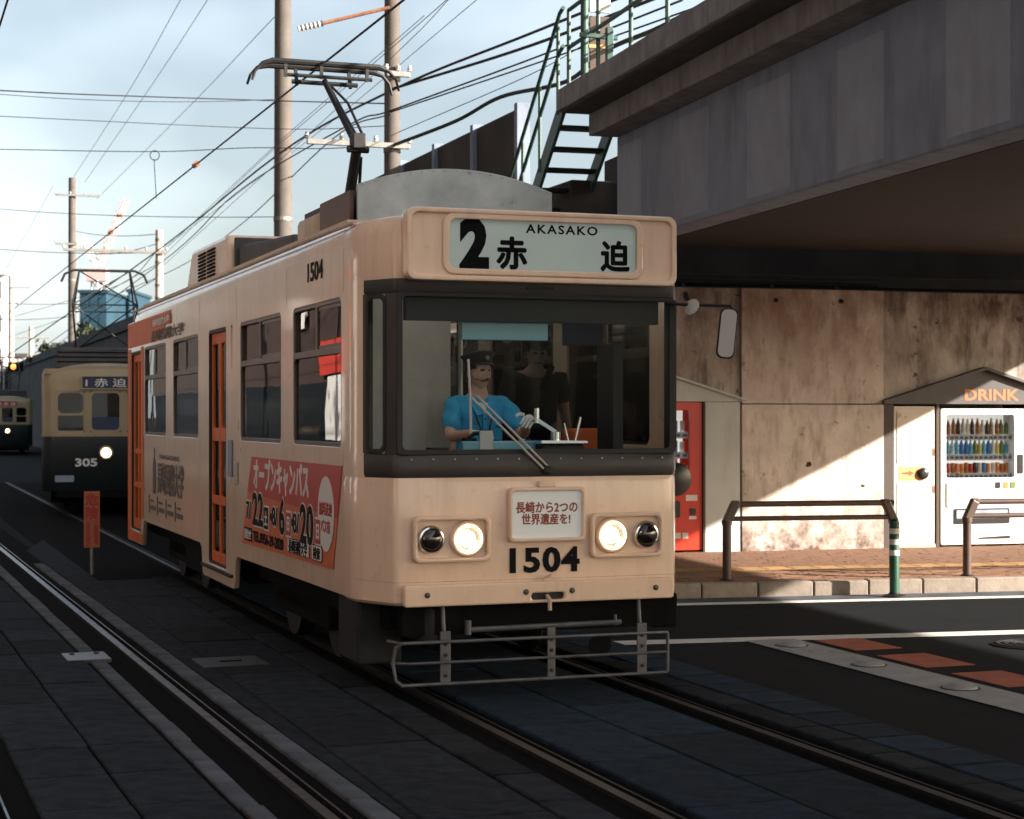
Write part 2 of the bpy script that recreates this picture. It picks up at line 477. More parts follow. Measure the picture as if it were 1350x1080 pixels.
mat('vend_white', (0.70, 0.69, 0.67), 0.35, coat=0.2, var=0.04)
mat('vend_in', (0.62, 0.62, 0.60), 0.5, emit=(1.0, 0.97, 0.92), estr=0.16)
mat('fill_glow', (0.7, 0.7, 0.66), 0.4, emit=(1.0, 0.93, 0.82), estr=0.8)  # fill glow for the tram interior, no visible source
mat('vend_dark', (0.02, 0.02, 0.022), 0.3)
mat('shed_white', (0.46, 0.49, 0.48), 0.6, var=0.06, vscale=3, dirt=(0.25, 0.2, 0.17), dirt_amt=0.4)
mat('door_white', (0.62, 0.56, 0.48), 0.6, var=0.08, vscale=3, low=(0.20, 0.10, 0.05), low_z=(-0.05, 0.35), wear=(0.30, 0.16, 0.08), wear_amt=0.6, wscale=7)
mat('shed_dark', (0.075, 0.07, 0.068), 0.6, var=0.2)
mat('shed_post', (0.045, 0.030, 0.024), 0.6, var=0.3)
mat('plate_rust', (0.62, 0.32, 0.13), 0.7, var=0.25, vscale=8)
mat('btn_blue', (0.02, 0.12, 0.35), 0.4)
mat('t2_cream', (0.34, 0.27, 0.16), 0.4, var=0.06, coat=0.3)
mat('t2_green', (0.006, 0.013, 0.014), 0.4, coat=0.3)
mat('t2_navy', (0.018, 0.035, 0.08), 0.5)
mat('sign_orange', (0.42, 0.13, 0.05), 0.5, var=0.1)
mat('brick', (0.035, 0.020, 0.016), 0.85, var=0.2)  # for the unseen buildings, made dark to block light
mat('stucco', (0.030, 0.024, 0.021), 0.85, var=0.15, vscale=1.0, dirt=(0.02, 0.017, 0.015), dirt_amt=0.5)  # for the unseen buildings, made dark to block light
mat('stucco_pale', (0.040, 0.032, 0.028), 0.85, var=0.1, vscale=0.5)
mat('far_pale', (0.62, 0.60, 0.60), 0.9, var=0.1, vscale=0.2)
mat('far_blue', (0.018, 0.055, 0.085), 0.45, var=0.25, vscale=0.3)
mat('far_red', (0.62, 0.40, 0.38), 0.8)  # crane red made paler, distance haze mixed into the colour
mat('roof_tile', (0.10, 0.09, 0.09), 0.8)
mat('win_dark', (0.02, 0.024, 0.028), 0.08)
mat('foliage', (0.03, 0.042, 0.02), 0.9, var=0.3, rnd=0.1)
mat('hill', (0.06, 0.09, 0.09), 0.95, var=0.2, vscale=0.02)
M_ = MATS

# ================================================================== ground
TR = frame(0.17, 11.55, 19.7)          # tram frame: x right, y to the rear, z up
T2 = frame(-0.80, 7.93, 20.8)          # the neighbouring track, its near rail at x = 0
KB = frame(2.5, 18.0, 12.0)            # kerb frame: x along the kerb, y into the pavement
BR = frame(1.306, 21.8, 15.4)          # bridge frame: x along the abutment wall, y away

def sheet(name, poly, z, m, parent=None, th=0.003):
    b = MB(); b.prism(poly, th, Matrix.Translation((0, 0, z - th)))
    return b.build(name, m, parent)

GZ = -0.03
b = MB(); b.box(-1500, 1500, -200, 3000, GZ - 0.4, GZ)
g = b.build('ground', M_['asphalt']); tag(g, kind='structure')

# paved track bed: a dark bed with separate slabs, edge stones and rails
def slab_mesh(lx, ly, th=0.05, bev=0.008, wob=0.0):
    b = MB(); b.box(-lx/2, lx/2, -ly/2, ly/2, -th, 0)
    me = b.mesh('slab', bev, 1)
    return me

def bed(name, M, x0, x1, y0, y1):
    b = MB(); b.box(x0, x1, y0, y1, GZ - 0.06, GZ + 0.006)
    o = b.build(name, M_['groove']); o.matrix_world = M
    tag(o, kind='structure')
    return o

def lay(parent, x0, x1, cols, y0, y1, ly, m, name='slab', gap=0.014, jig=0.004, stagger=0.0):
    lx = (x1 - x0) / cols
    protos = [slab_mesh(lx - gap, ly - gap) for _ in range(2)]
    for me in protos: me.materials.append(m)
    n = int((y1 - y0) / ly)
    for c in range(cols):
        off = (c % 2) * stagger * ly
        for i in range(n):
            o = link(bpy.data.objects.new(name, random.choice(protos)), parent)
            o.location = (x0 + (c + .5) * lx + random.uniform(-.003, .003), y0 + off + (i + .5) * ly, random.uniform(-jig, jig))
            o.rotation_euler = (random.uniform(-.004, .004), random.uniform(-.005, .005), random.uniform(-.004, .004))

def rail(parent, x, y0, y1, top='rail_steel'):
    b = MB()
    prof = [(-.035, -.08), (-.035, -.012), (-.028, 0.002), (.028, 0.002), (.035, -.012), (.035, -.03), (.075, -.03), (.075, -.004), (.086, -.004), (.086, -.08)]
    n = 2
    vs = [(x + px, y, pz) for y in (y0, y1) for px, pz in prof]
    k = len(prof)
    fs = [(i, i + 1, i + 1 + k, i + k) for i in range(k - 1)] + [tuple(range(k))[::-1], tuple(range(k, 2*k))]
    b.add(vs, fs)
    me = b.mesh('rail')
    me.materials.append(M_['rail_side']); me.materials.append(M_[top])
    for p in me.polygons:
        if p.normal.z > 0.5 and p.center.z > -0.01: p.material_index = 1
    return link(bpy.data.objects.new('rail', me), parent)

# near track
tb = bed('track_bed', TR, -1.94, 1.55, -8.5, 40)
rail(tb, 0.7175, -8.5, 40, 'rail_dull')
r2 = rail(tb, -0.7175, -8.5, 40, 'rail_dull'); r2.scale.x = 1
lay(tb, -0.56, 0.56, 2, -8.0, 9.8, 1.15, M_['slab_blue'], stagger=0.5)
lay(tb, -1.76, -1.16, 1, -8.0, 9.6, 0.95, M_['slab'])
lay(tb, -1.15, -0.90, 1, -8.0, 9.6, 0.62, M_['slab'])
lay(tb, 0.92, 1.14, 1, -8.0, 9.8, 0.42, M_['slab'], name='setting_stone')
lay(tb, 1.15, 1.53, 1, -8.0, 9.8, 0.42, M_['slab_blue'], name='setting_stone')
# neighbouring track
tb2 = bed('track_bed', T2, -3.2, 0.42, -5.5, 40)
rail(tb2, 0.0, -5.5, 40); rail(tb2, -1.435, -5.5, 40)
lay(tb2, 0.17, 0.30, 1, -5, 15.0, 0.6, M_['edge_concrete'], name='edge_stone')
lay(tb2, -0.34, -0.22, 1, -5, 15.0, 0.6, M_['edge_concrete'], name='edge_stone')
lay(tb2, -1.22, -0.36, 2, -5, 13.0, 0.80, M_['slab'])
lay(tb2, -3.1, -1.62, 2, -5, 13.0, 0.80, M_['slab'])
# wedge of paving between the two track beds
wd = MB()
wd.prism([(T2 @ Vector((0.303, y, 0)))[:2] for y in (-1.5, 17)] + [(TR @ Vector((-1.765, y, 0)))[:2] for y in (16, -3.5)], 0.028, Matrix.Translation((0, 0, GZ)))
wdo = wd.build('track_paving', M_['slab']); tag(wdo, kind='structure')

# rail-side drain box with its bright cover plate
dr = thing('drain_cover', T2 @ Matrix.Translation((-0.33, 5.9, 0)), 'bright rectangular steel drain cover beside the curved rail', 'drain cover')
b = MB(); b.box(-.16, .16, -.22, .22, -.03, .004); b.build('cover_plate', M_['frame_metal'], dr, bevel=.005)
for sx in (-.09, .09):
    b = MB(); b.lathe([(.02, .006), (.02, .012), (.012, .014)], 10, Matrix.Translation((sx, .12, 0))); b.build('bolt', M_['dark_metal'], dr)
dr2 = thing('points_box', T2 @ Matrix.Translation((0.62, 5.2, 0.02)), 'dark rectangular metal box lid let into the paving between tracks', 'metal lid')
b = MB(); b.box(-.24, .24, -.26, .26, -.03, -.012); b.build('lid', M_['dark_metal'], dr2, bevel=.006)
b = MB(); b.box(-.08, .08, -.015, .015, -.013, -.005); b.build('lid_handle', M_['rail_side'], dr2)

# road markings
def strip_line(name, a, b_, width, m, z=GZ + 0.004):
    a = Vector(a); b_ = Vector(b_); d = (b_ - a).normalized(); nrm = Vector((-d.y, d.x)) * width
    return tag(sheet(name, [a, b_, b_ + nrm, a + nrm], z, M_[m]), kind='structure')
kd = Vector((math.cos(R(12)), math.sin(R(12))))
strip_line('road_marking', Vector((1.58, 17.2)) - kd * 2.5, Vector((1.58, 17.2)) + kd * 12, 0.17, 'paint_white')
strip_line('road_marking', Vector((0.41, 14.12)), Vector((0.41, 14.12)) + kd * 12, 0.24, 'paint_white')
ud = Vector((-math.sin(R(19.4)), math.cos(R(19.4)))); vd = Vector((ud.y, -ud.x))
st = Vector((1.90, 14.45))
strip_line('road_marking', st + vd * 0.44, st - ud * 16 + vd * 0.44, -0.44, 'paint_grey', GZ + 0.0075)
for i in range(9):
    o_ = st + vd * 0.56 - ud * (0.12 + 1.0 * i)
    q = [o_, o_ - ud * 0.68, o_ - ud * 0.68 + vd * 0.42, o_ + vd * 0.42]
    tag(sheet('road_block_marking', q, GZ + 0.004, M_['paint_rust']), kind='structure')
strip_line('road_marking', st + vd * 1.45 - ud * 2.2, st + vd * 1.45 - ud * 16, 0.14, 'paint_grey')
for i in range(4):                                     # raised studs along the lane line
    p = st + vd * 0.21 - ud * (0.40 + 1.18 * i)
    s_ = thing('road_stud', frame(p.x, p.y, 19.4, GZ + 0.0075), 'round grey raised road stud on the wide pale lane line', 'road stud', 'raised studs along the lane line')
    b = MB(); b.lathe([(.12, 0), (.115, .012), (.07, .028), (.02, .032), (0, .032)], 18); b.build('stud_dome', M_['paint_grey'], s_, smooth=True)
    b = MB(); b.lathe([(.135, 0), (.135, .004)], 18); b.build('stud_base', M_['dark_metal'], s_)
mh = thing('manhole_cover', frame(4.15, 14.2, 0, GZ + 0.001), 'round dark iron manhole cover in the road near the kerb', 'manhole cover')
b = MB(); b.lathe([(.30, 0), (.30, .008), (.27, .012), (0, .012)], 28); b.build('cover', M_['rail_side'], mh)
for k in range(4):
    b = MB(); b.lathe([(.06 + .06 * k, .012), (.06 + .06 * k, .018), (.085 + .06 * k, .018), (.085 + .06 * k, .012)], 24, cap=False); b.build('ridge', M_['dark_metal'], mh)

# ================================================================== pavement with kerb
SW = 0.12
b = MB(); b.box(-3.0, 14, 0.14, 6.0, GZ - .05, SW - 0.03)
pv = b.build('pavement', M_['paver_bed']); pv.matrix_world = KB; tag(pv, kind='structure')
km = slab_mesh(0.60 - 0.012, 0.15, 0.30, 0.012); km.materials.append(M_['kerb'])
for i in range(27):
    o = link(bpy.data.objects.new('kerb_stone', km), pv)
    o.location = (-2.7 + i * 0.60, 0.075, SW + random.uniform(-.004, .004)); o.rotation_euler.z = random.uniform(-.006, .006)
gm = MB(); gm.box(-3.0, 14, -0.42, 0.0, GZ - .01, GZ + 0.004)
go = gm.build('gutter', M_['edge_concrete'], pv)
pm = slab_mesh(0.196, 0.096, 0.04, 0.004); pm.materials.append(M_['paver'])
cells = []
for r in range(44):
    y = 0.20 + r * 0.10
    if 1.45 < y < 1.80: continue
    for c in range(58):
        x = -1.5 + c * 0.20 + (r % 2) * 0.10
        cells.append((x, y))
vis = [c for c in cells if -0.6 < c[0] < 4.6 and c[1] < 1.45]
vis.sort(key=lambda c: c[1])
near = set(vis[:300])
for x, y in vis[:300]:
    o = link(bpy.data.objects.new('paver', pm), pv)
    o.location = (x, y, SW - .005 + random.uniform(-.003, .003)); o.rotation_euler = (random.uniform(-.01, .01), random.uniform(-.01, .01), 0)
b = MB()
for x, y in cells:
    if (x, y) in near: continue
    z = SW - .005 + random.uniform(-.003, .003)
    b.box(x - .098, x + .098, y - .048, y + .048, z - .04, z)
po = b.build('paver_field', M_['paver'], pv); po['kind'] = 'stuff'
b = MB(); b.box(-.148, .148, -.148, .148, -.04, 0)
for k in range(4):
    xx = -.11 + k * .073
    b.box(xx - .014, xx + .014, -.13, .13, -.001, .006)
tmesh = b.mesh('tactile_tile'); tmesh.materials.append(M_['tactile'])
for i in range(38):
    o = link(bpy.data.objects.new('tactile_tile', tmesh), pv)
    o.location = (-1.6 + i * 0.30, 1.625, SW - .003); o.rotation_euler.z = R(90)

# ---- guard rails at the kerb
def guard(x0, x1, label, right=True):
    t = thing('guard_rail', KB @ Matrix.Translation((0, .33, SW - .01)), label, 'guard rail')
    z1, z2 = .79, .64
    b = MB(); b.tube([(x0 + .08, 0, z1), (x1, 0, z1)], .030, 12); b.build('top_rail', M_['brown_paint'], t, smooth=True)
    b = MB(); b.tube([(x0 + .04, 0, z2), (x1, 0, z2)], .026, 12); b.build('lower_rail', M_['brown_paint'], t, smooth=True)
    ends = [(x0, 1)] + ([(x1, -1)] if right else [])
    for x, s in ends:
        b = MB(); b.tube([(x, 0, 0), (x, 0, .60)], .045, 16); b.tube([(x, 0, .575), (x, 0, .625)], .054, 16); p = b.build('post', M_['brown_paint'], t, smooth=True)
        b = MB(); b.bar((x - s * .005, 0, .60), (x + s * .09, 0, .80), .085, .085, (0, 1, 0)); b.bar((x + s*.05, 0, .79), (x + s * .13, 0, .79), .075, .075)
        b.build('bracket', M_['brown_paint'], p, bevel=.012)
        b = MB(); b.lathe([(.075, 0), (.075, .012), (.05, .02)], 16, Matrix.Translation((x, 0, 0))); b.build('foot_plate', M_['dark_metal'], p)
    return t
guard(-0.22, 1.62, 'brown two-bar pipe guard rail ending at the green banded post')
guard(2.46, 5.6, 'brown two-bar pipe guard rail in front of the white drinks machine')
gp = thing('marker_post', frame(3.89, 18.02, 12, GZ + .004), 'green traffic post with white bands at the kerb', 'marker post')
b = MB(); b.tube([(0, 0, 0), (0, 0, .74)], .050, 18); b.lathe([(.05, .74), (.045, .775), (.02, .79), (0, .79)], 18); b.build('post_tube', M_['green_bright'], gp, smooth=True)
for z in (.42, .53, .64):
    b = MB(); b.lathe([(.0515, z), (.0525, z + .003), (.0525, z + .052), (.0515, z + .055)], 18, cap=False); b.build('reflective_band', M_['paint_white'], gp, smooth=True)
b = MB(); b.lathe([(.12, 0), (.12, .012), (.06, .03), (.05, .045)], 20); b.build('base', M_['dark_metal'], gp, smooth=True)

# ================================================================== bridge and abutment
W = 8.7
wl = thing('abutment_wall', BR @ Matrix.Translation((0, 0, 0)), 'stained concrete abutment wall under the bridge behind the drinks machines', 'wall')
TOPZ = 3.42
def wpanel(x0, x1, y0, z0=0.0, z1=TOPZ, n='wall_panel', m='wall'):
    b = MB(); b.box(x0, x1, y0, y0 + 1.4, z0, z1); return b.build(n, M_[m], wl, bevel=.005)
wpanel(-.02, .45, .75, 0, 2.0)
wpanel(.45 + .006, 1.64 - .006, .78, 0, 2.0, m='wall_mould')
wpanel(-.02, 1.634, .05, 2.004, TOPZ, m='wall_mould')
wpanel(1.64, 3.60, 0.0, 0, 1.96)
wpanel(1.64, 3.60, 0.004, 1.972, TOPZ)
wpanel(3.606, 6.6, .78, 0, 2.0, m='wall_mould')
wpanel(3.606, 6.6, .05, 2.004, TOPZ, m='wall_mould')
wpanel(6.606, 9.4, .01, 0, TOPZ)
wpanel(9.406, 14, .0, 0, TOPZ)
b = MB()
b.box(.62, 14, .95, 2.4, TOPZ - .1, 5.3); b.build('back_wall', M_['embank'], wl)
b = MB(); b.box(.0, 14, .30, .5, TOPZ + .06, TOPZ + .2); b.build('seat_beam', M_['deck_dark'], wl, bevel=.01)
b = MB(); b.tube([(.1, .18, TOPZ + .09), (3.6, .18, TOPZ + .09)], .035, 8); b.build('pipe', M_['dark_metal'], wl, smooth=True)
for x in (.9, 2.1, 3.0):
    b = MB(); b.bar((x, -.01, TOPZ - .16), (x, .16, TOPZ + .06), .05, .03); b.build('pipe_bracket', M_['dark_metal'], wl)
# black mould patches with a shape of their own on the wall face
def blob(cx, cz, rx, rz, y, n=22, seed=1):
    rr = random.Random(seed)
    pts = []
    for i in range(n):
        a = 2 * math.pi * i / n; k = rr.uniform(.55, 1.1)
        pts.append((cx + rx * k * math.cos(a), cz + rz * k * math.sin(a)))
    return plate('mould_stain', pts, FRONT(0, y, 0), M_['wall_black'], wl, thick=.003)
for (x, z, s) in ((2.55, 1.2, .05), (3.3, .92, .03)):
    blob(x, z, s, s * .8, -.001, seed=int(x * 100))

# the bridge
bd = thing('road_bridge', BR, 'grey girder bridge with overhanging deck crossing above the road', 'bridge')
YN = -24.5
b = MB(); b.box(0, W, YN, .05, 3.93, 5.25); gi = b.build('girder', M_['girder'], bd, bevel=.02)
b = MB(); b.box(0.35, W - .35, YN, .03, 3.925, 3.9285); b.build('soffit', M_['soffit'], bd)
b = MB(); b.box(-.36, W + .36, YN, .07, 5.251, 5.52); b.build('ledge_beam', M_['deck'], bd, bevel=.015)
b = MB(); b.box(-.70, W + .70, YN, .10, 5.521, 5.62); b.build('deck_slab', M_['deck_dark'], bd, bevel=.01)
for i in range(19):
    b = MB(); y1 = .12 - i * 1.25
    b.box(-.76, -.44, y1 - 1.244, y1, 5.54, 5.80); b.build('edge_block', M_['deck'], bd, bevel=.012)
b = MB(); b.box(W + .45, W + .76, YN, .10, 5.5, 6.3); b.build('parapet', M_['deck'], bd)
ys = [(-.84, 0.02), (-3.0, -1.97), (-5.08, -4.03), (-7.0, -6.10), (-9.0, -8.05), (-11.05, -10.0), (-13, -12), (-15, -14), (-17, -16), (-19, -18)]
for y0, y1 in ys:
    b = MB(); z0 = random.uniform(3.96, 4.02); z1 = random.uniform(5.06, 5.16)
    b.box(-.003, .002, y0, y1, z0, z1); b.build('repair_patch', M_['girder_patch'], gi)
b = MB()
for i in range(22):
    b.box(-.5, -.02, -1.0 - i * 1.9, -.75 - i * 1.9, 5.40, 5.5)
# railing on the near edge of the deck
rl = thing('bridge_railing', BR @ Matrix.Translation((-.62, 0, 5.80)), 'dark green pipe railing along the edge of the bridge deck', 'railing')
for i in range(13):
    y = .05 - i * 1.15
    b = MB(); b.tube([(0, y, -.02), (0, y, .98)], .027, 8); b.build('post', M_['green_paint'], rl, smooth=True)
for z in (.98, .52):
    b = MB(); b.tube([(0, .05, z), (0, -14, z)], .026, 8); b.build('rail_bar', M_['green_paint'], rl, smooth=True)
bo = thing('notice_board', BR @ Matrix.Translation((-.55, -.55, 5.8)), 'weathered brown board fixed behind the bridge railing', 'board')
b = MB(); b.box(-.0, .26, -.02, .02, .02, .78); b.build('board', M_['brown_paint'], bo, bevel=.006)
b = MB(); b.box(-.01, .27, -.03, .03, .40, .44); b.build('strap_band', M_['plate_rust'], bo)
b = MB(); b.box(-.0, .26, -.02, .02, .83, 1.25); b.build('sign_face', M_['paint_white'], bo, bevel=.005)
b = MB(); b.tube([(-.06, 0, 0), (-.06, 0, 1.3)], .05, 10); b.build('post', M_['green_paint'], bo, smooth=True)
vl = thing('valve_post', BR @ Matrix.Translation((-.5, -1.15, 5.8)), 'small grey post with a crossbar on the bridge deck', 'post')
b = MB(); b.box(-.04, .04, -.04, .04, 0, .52); b.build('post', M_['green_paint'], vl, bevel=.008)
b = MB(); b.bar((-.36, 0, .42), (.10, 0, .40), .05, .05); b.build('crossbar', M_['green_paint'], vl, bevel=.006)

# stair that leads from the end of the deck down behind the abutment
sta = thing('steel_stair', BR @ Matrix.Translation((-.66, .12, 5.62)), 'dark green steel stair with open treads beside the bridge end', 'stair')
dn = Vector((0, .80, -.60)).normalized()
for x in (-.02, .68):
    b = MB(); b.bar(Vector((x, 0, -.02)), Vector((x, 0, -.02)) + dn * 3.4, .045, .24, (0, .6, .8)); b.build('stringer', M_['green_paint'], sta, bevel=.006)
for i in range(9):
    p = dn * (.36 + .37 * i)
    b = MB(); b.box(0, .66, p.y - .12, p.y + .12, p.z - .03, p.z + .012); b.build('tread', M_['dark_metal'], sta, bevel=.004)
hr = Vector((-.04, 0, 0))
for k, z in enumerate((1.02, .55)):
    b = MB(); b.tube([hr + Vector((0, -.1, z + .16)), hr + Vector((0, .05, z + .12)), hr + Vector((0, .05, z + .12)) + dn * 3.2], .026, 8); b.build('handrail', M_['green_paint'], sta, smooth=True)
for i in range(4):
    p = hr + dn * (.15 + 1.0 * i)
    b = MB(); b.tube([p, p + Vector((0, 0, 1.10))], .024, 8); b.build('baluster', M_['green_paint'], sta, smooth=True)

# embankment carrying the line onwards, parallel to the tram track
EM = frame(1.25, 22.6, 19.54)
em = thing('embankment', EM, 'long dark retaining wall carrying the raised line beside the tram track', 'retaining wall')
for i in range(24):
    y0 = -.2 + i * 8.0
    b = MB(); b.box(0.05 if i else .75, 9.5, y0 + (1.6 if i == 0 else 0), y0 + 7.985, GZ, 5.45 if i else 4.80); b.build('wall_section', M_['embank'], em, bevel=.03)
    if i:
        b = MB(); b.box(-.06, .30, y0, y0 + 7.985, 5.10, 5.56); b.build('coping', M_['embank'], em, bevel=.03)
b = MB(); b.box(-.40, .74, .35, 3.0, 3.3, 4.86); b.build('landing', M_['embank'], em, bevel=.03)
nb = thing('noise_barrier', EM @ Matrix.Translation((.0, 0, 0)), 'dark panelled noise barrier standing on the retaining wall', 'noise barrier')
for i in range(4):
    y0 = 3.35 + i * 2.05
    b = MB(); b.box(-.02, .08, y0 + .05, y0 + 2.0, 4.7, 6.30); b.build('barrier_panel', M_['embank'], nb, bevel=.01)
    b = MB(); b.box(-.09, .11, y0 - .08, y0 + .05, 4.6, 6.36); b.build('post', M_['girder'], nb, bevel=.008)

# ================================================================== drinks shelters
def bottle_mesh(h, r, m, cap_m, kind):
    b = MB()
    if kind == 'can':
        b.lathe([(r * .85, 0), (r, .008), (r, h - .012), (r * .82, h), (0, h)], 10)
    else:
        b.lathe([(r * .9, 0), (r, .01), (r, h * .35), (r * .93, h * .42), (r, h * .5), (r * .95, h * .62), (r * .42, h * .86), (r * .42, h * .90)], 10)
        b.cur = 1
        b.lathe([(r * .48, h * .89), (r * .48, h), (0, h)], 10)
    me = b.mesh('bottle'); me.materials.append(m); me.materials.append(cap_m); me.shade_smooth()
    return me
bcols = {'amber': (.38, .12, .03), 'cola': (.05, .02, .015), 'green': (.14, .22, .06), 'blue': (.03, .16, .45), 'aqua': (.10, .38, .58), 'clear': (.55, .62, .62), 'orange': (.62, .20, .04), 'white': (.65, .62, .56), 'red': (.45, .03, .02), 'tea': (.40, .26, .08), 'yellow': (.60, .45, .10)}
for k, c in bcols.items(): mat('drink_' + k, c, .22, coat=.4)
protoB = {k: bottle_mesh(.20, .032, M_['drink_' + k], M_['paint_white'], 'bottle') for k in bcols}
protoC = {k: bottle_mesh(.135, .032, M_['drink_' + k], M_['chrome'], 'can') for k in bcols}

def vend(M, label, wid, body, rows, win, shelf_z):
    t = thing('vending_machine', M, label, 'vending machine')
    x0, x1, z0, z1 = win
    H = 1.80
    holes = [rrect(x0, x1, z0, z1, .03)]
    plate('front_panel', rrect(0, wid, .03, H, .03), FRONT(0, 0.03, 0), M_[body], t, holes=holes, thick=.03, bevel=.004)
    b = MB(); b.box(0.004, wid - .004, .335, .70, 0.03, H - .004); b.box(0.004, .03, .031, .335, .03, H-.004); b.box(wid - .03, wid - .004, .031, .335, .03, H-.004)
    b.box(.03, wid - .03, .031, .335, H - .03, H - .004); b.box(.03, wid - .03, .031, .335, .03, z0 - .005)
    b.build('cabinet', M_[body], t)
    b = MB(); b.box(x0 - .02, x1 + .02, .30, .334, z0, z1); b.build('display_back', M_['vend_in'], t)
    for z in shelf_z:
        b = MB(); b.box(x0, x1, .06, .30, z - .02, z); sh = b.build('shelf', M_['vend_in'], t)
        b = MB(); b.box(x0 + .005, x1 - .005, .045, .06, z - .075, z + .004); lb = b.build('price_strip', M_['paint_white'], t)
        n = len(rows[0]); st_ = (x1 - x0) / n
        for i in range(n):
            b = MB(); b.box(x0 + st_ * (i + .2), x0 + st_ * (i + .8), .037, .046, z - .055, z - .022); b.build('button', M_['btn_blue'], lb)
    for row, z in zip(rows, shelf_z):
        st_ = (x1 - x0) / len(row)
        for i, c in enumerate(row):
            pr = (protoC if c[0] == '*' else protoB)[c.strip('*')]
            o = link(bpy.data.objects.new('bottle', pr), t)
            o.location = (x0 + st_ * (i + .5), .14 + random.uniform(-.012, .012), z + .001); o.rotation_euler.z = random.uniform(0, 6)
            o.scale.z = random.uniform(.92, 1.08)
    b = MB(); b.box(x0 - .005, x1 + .005, .004, .010, z0 - .005, z1 + .005); b.build('pane', M_['vend_glass'], t)
    for x in (.06, wid - .06):
        b = MB(); b.box(x - .04, x + .04, .06, .6, 0, .031); b.build('foot', M_['dark_metal'], t)
    return t

VZ = SW - .01
rowsW = ['cola amber amber cola white white cola amber white cola tea amber green green'.split(),
         'aqua aqua clear aqua blue blue aqua green yellow aqua blue clear yellow green aqua'.split(),
         '*white *red *amber *orange *orange *amber *red *cola *white *blue *orange *white *orange *amber *orange'.split()]
vw = vend(BR @ Matrix.Translation((4.41, .0, VZ)), 'white vending machine with three rows of coloured bottles', 1.24, 'vend_white', rowsW, (.08, 1.07, .90, 1.72), (1.46, 1.20, .955))
plate('picture_panel', rrect(.08, .43, .52, .84, .02), FRONT(0, .0, 0), M_['shed_white'], vw, thick=.012)
plate('picture', rrect(.11, .40, .56, .80, .015), FRONT(0, -.012, 0), M_['drink_clear'], vw, thick=.004)
plate('picture', rrect(.15, .33, .62, .72, .03), FRONT(0, -.016, 0), M_['girder_patch'], vw, thick=.003)
plate('delivery_slot', rrect(.19, 1.0, .30, .50, .02), FRONT(0, .0, 0), M_['vend_dark'], vw, thick=.010)
plate('slot_flap', rrect(.22, .97, .37, .48, .015), FRONT(0, -.010, 0), M_['girder_patch'], vw, thick=.008)
for i, (x, m) in enumerate(((.83, 'vend_dark'), (.95, 'drink_tea'), (1.05, 'drink_green'))):
    plate('coin_panel', rrect(x - .035, x + .035, .76, .84, .006), FRONT(0, 0, 0), M_[m], vw, thick=.006)
plate('kick_plate', [(.55, .10), (1.0, .10), (1.03, .14), (.55, .12)], FRONT(0, 0, 0), M_['vend_dark'], vw, thick=.006)
plate('side_buttons', rrect(1.12, 1.2, .95, 1.2, .01), FRONT(0, 0, 0), M_['vend_dark'], vw, thick=.008)

rowsR = ['*cola *cola *white *cola *red *cola *blue *blue *white'.split()] * 2 + ['*red *red *amber *red *cola *red *red *amber *red'.split()]
vr = vend(BR @ Matrix.Translation((-.03, .03, VZ)), 'red vending machine half hidden behind the tram', 1.15, 'vend_red', rowsR, (.12, .98, 1.0, 1.70), (1.44, 1.20, 1.035)); vr.scale.z = 1.043
b = MB(); b.lathe([(.20, 0), (.20, .012), (.17, .03), (.0, .034)], 26, basis((.80, .0, .88), (1, 0, 0), (0, 0, 1))); b.build('round_badge', M_['vend_dark'], vr, smooth=True)
plate('notice_label', rrect(.93, 1.08, .62, .69, .005), FRONT(0, 0, 0), M_['paint_white'], vr, thick=.003)
plate('delivery_slot', rrect(.30, .85, .42, .62, .02), FRONT(0, 0, 0), M_['vend_dark'], vr, thick=.008)
plate('coin_return', rrect(.98, 1.06, .45, .53, .01), FRONT(0, 0, 0), M_['vend_dark'], vr, thick=.008)
plate('notice_label', rrect(.97, 1.07, .40, .435, .004), FRONT(0, 0, 0), M_['paint_white'], vr, thick=.003)
for x in (.78, .88): plate('notice_label', rrect(x, x + .08, .17, .24, .006), FRONT(0, 0, 0), M_['shed_white'], vr, thick=.003)

sh = thing('drinks_shelter', BR @ Matrix.Translation((3.60, 0, 0)), 'dark gabled shelter lettered above the white drinks machine', 'shelter')
EH, PH, RX = 1.97, 2.40, 1.44
plate('gable', [(0.03, EH), (2 * RX, EH), (2 * RX, EH + .02), (RX, PH), (0.03, EH + .03)], FRONT(0, .04, 0), M_['shed_dark'], sh, thick=.03)
text('lettering', 'DRINK', .20, FRONT(RX + .12, .0085, 2.09), M_['ink_orange'], sh, bold=.006, maxw=.80)
for s in (0, 1):
    b = MB(); a_ = Vector((-.03 if s == 0 else 2 * RX + .03, .33, EH + .02)); c_ = Vector((RX, .33, PH + .035)); b.bar(a_, c_, .80, .04); b.build('roof_slope', M_['shed_dark'], sh, bevel=.005)
for x0, x1 in ((.0, .14), (.745, .80), (2.12, 2.2)):
    b = MB(); b.box(x0 + .004, x1 - .004, .006, .70, VZ - .01, EH - .003); b.build('post', M_['shed_post'], sh, bevel=.004)
dpn = plate('door_panel', rrect(.15, .738, VZ + .05, EH - .03, .01), FRONT(0, .05, 0), M_['door_white'], sh, thick=.03, bevel=.003)
plate('door_ledge', rrect(.145, .742, VZ, VZ + .048, .003), FRONT(0, .06, 0), M_['door_white'], sh, thick=.05)
plate('patch_plate', rrect(.22, .58, .98, 1.16, .005), FRONT(0, .019, 0), M_['plate_rust'], dpn, thick=.003)
plate('upper_panel', rrect(.19, .70, 1.20, 1.88, .01), FRONT(0, .019, 0), M_['door_white'], dpn, thick=.006, bevel=.002)
plate('lower_panel', rrect(.19, .70, .22, .95, .01), FRONT(0, .019, 0), M_['door_white'], dpn, thick=.006, bevel=.002)
